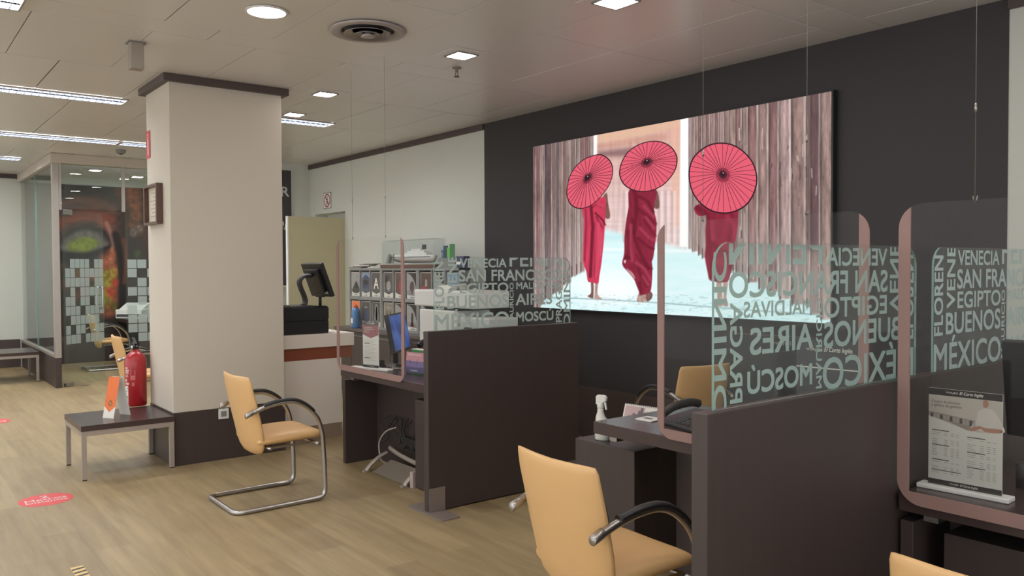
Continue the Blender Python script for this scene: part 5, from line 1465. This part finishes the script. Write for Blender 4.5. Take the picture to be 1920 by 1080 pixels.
for u0, u1, v0, v1 in ((.28, .36, .54, .68), (.36, .42, .54, .62), (.44, .52, .54, .80), (.50, .58, .54, .90)): b.poly([cfo(u0, v0, .0014), cfo(u1, v0, .0014), cfo(u1, v1, .0014), cfo(u0, v1, .0014)], 2)
for r_ in range(4):
    for c_ in range(7): b.poly([cfo(.66 + c_ * .045, .75 - r_ * .14), cfo(.68 + c_ * .045, .75 - r_ * .14), cfo(.68 + c_ * .045, .79 - r_ * .14), cfo(.66 + c_ * .045, .79 - r_ * .14)], 3)
b.build('card', [M_PAPER, mat('calendar_photo', rgb(196, 168, 168), 0.6), mat('calendar_skyline', rgb(120, 104, 108), 0.6), M_GREY], t)
b = B()
for k in range(17): 
    x = -.108 + k * .0135
    b.tube([(x + .004 * math.cos(a) * 0, .006 * math.cos(a), .146 + .006 * math.sin(a)) for a in [2 * PI * i / 10 for i in range(10)]], .0014, 5, closed=True)
b.build('ring_binding', M_DKGREY, t)
t = thing('coaster', 'white square coaster with dark mark on the middle desk', 'coaster', (-2.915, 3.19, .7704), math.radians(4))
B().prism([(x - .055, y - .055, 0) for x, y in rrect(.11, .11, .012)], (0, 0, .006)).build('pad', M_WHITE, t, bevel=0.001)
B().box(-.03, .02, -.012, .012, .006, .0066).build('dark_mark', M_DKGREY, t)
t = thing('keypad_phone', 'black keypad device on the middle desk behind the hanging screen', 'phone', (-2.66, 3.235, .7704), math.radians(-14))
b = B(); b.prism([(-.14, -.12, 0), (-.14, .12, 0), (-.14, .12, .065), (-.14, -.12, .022)], (.30, 0, 0)); b.build('body', M_BLACK, t, bevel=0.008)
sk = lambda x, y: (x, y, .022 + (y + .12) / .24 * .043 + .001)
b = B(); b.poly([sk(-.02, .0), sk(.13, .0), sk(.13, .10), sk(-.02, .10)]); b.build('display', M_GREY, t)
b = B()
for r_ in range(4):
    for c_ in range(4):
        x = .0 + c_ * .035; y = -.10 + r_ * .024
        b.prism([sk(x, y), sk(x + .026, y), sk(x + .026, y + .016), sk(x, y + .016)], (0, 0, .004))
b.build('keys', M_DKGREY, t)
b = B(); b.tube(catmull([(-.10, -.11, .055), (-.10, -.05, .085), (-.10, .05, .10), (-.10, .11, .09)], 4, False), .022, 10); b.build('handset', M_BLACK, t)
# table sign on the middle desk seen through the lettered glass
t = thing('table_sign', 'dark table sign with white shop lettering seen through the mirrored glass', 'sign holder', (-1.905, 3.20, .7704), math.radians(4))
B().box(-.15, .15, -.035, .035, 0, .014).build('base', M_WHITE, t, bevel=0.003)
b = B(); b.box(-.145, .145, -.003, .003, .014, .48, 0)
b.box(-.145, .145, -.0036, -.003, .36, .365, 1)
b.text('VIAJES', (-.10, -.0038, .432), (1, 0, 0), (0, 0, 1), .075, .014, 1); b.text('El Corte Inglés', (-.018, -.0038, .428), (1, 0, 0), (0, 0, 1), .125, .026, 1, .02, .3)
b.build('panel', [M_DKGREY, M_PAPER], t, bevel=0.0)
t = thing('document_holder', 'small dark pen and cable holder at the near end of the middle desk', 'holder', (-1.72, 3.42, .7704))
B().box(-.06, .06, -.04, .04, 0, .10).build('body', M_DKGREY, t, bevel=0.004)
b = B()
for k, x in enumerate((-.03, .0, .03)): b.tube([(x, 0, .06), (x + .01, .005 * k, .16)], .004, 6)
b.build('pens', M_STEEL, t)

# ------------------------------------------------------------------ nearest desk
t = thing('green_pack', 'small green pack standing behind the fee notice', 'pack', (-1.07, 3.14, .7704), math.radians(15))
B().box(-.022, .022, -.02, .02, 0, .085).build('pack', mat('pack_green', rgb(48, 104, 54), 0.45), t, bevel=0.004)
B().box(-.022, .022, -.0205, .0205, .085, .092).build('lid', M_WHITE, t)
t = thing('blue_pen', 'blue pen leaning behind the fee notice', 'pen', (-1.16, 3.24, .7704))
b = B(); b.tube([(0, 0, .075), (.02, .0, .24)], .006, 8); b.build('barrel', mat('pen_blue', rgb(50, 80, 190), 0.4), t)
B().lathe([(.001, 0), (.03, 0), (.033, .09), (.030, .09), (.028, .005), (.001, .005)], seg=18).build('cup', M_DKGREY, t)
t = thing('white_wire', 'white wire curving on the nearest desk', 'cable', (-.90, 2.945, .7704))
b = B()
for k in range(2): b.tube(catmull([(-.10, .05 + .015 * k, .005), (.0, .02 + .012 * k, .012), (.12, .03 + .012 * k, .03), (.26, .10, .05)], 6, False), .004, 6)
b.build('strands', M_WHITE, t)
t = thing('notepad', 'grey notepad lying behind the fee notice', 'notepad', (-.96, 3.10, .7704), math.radians(20))
B().box(-.06, .06, -.045, .045, 0, .012).build('pages', mat('pad_grey', rgb(150, 150, 142), 0.6), t, bevel=0.001)
B().box(-.06, .06, .035, .046, .0, .016).build('binding', M_DKGREY, t)
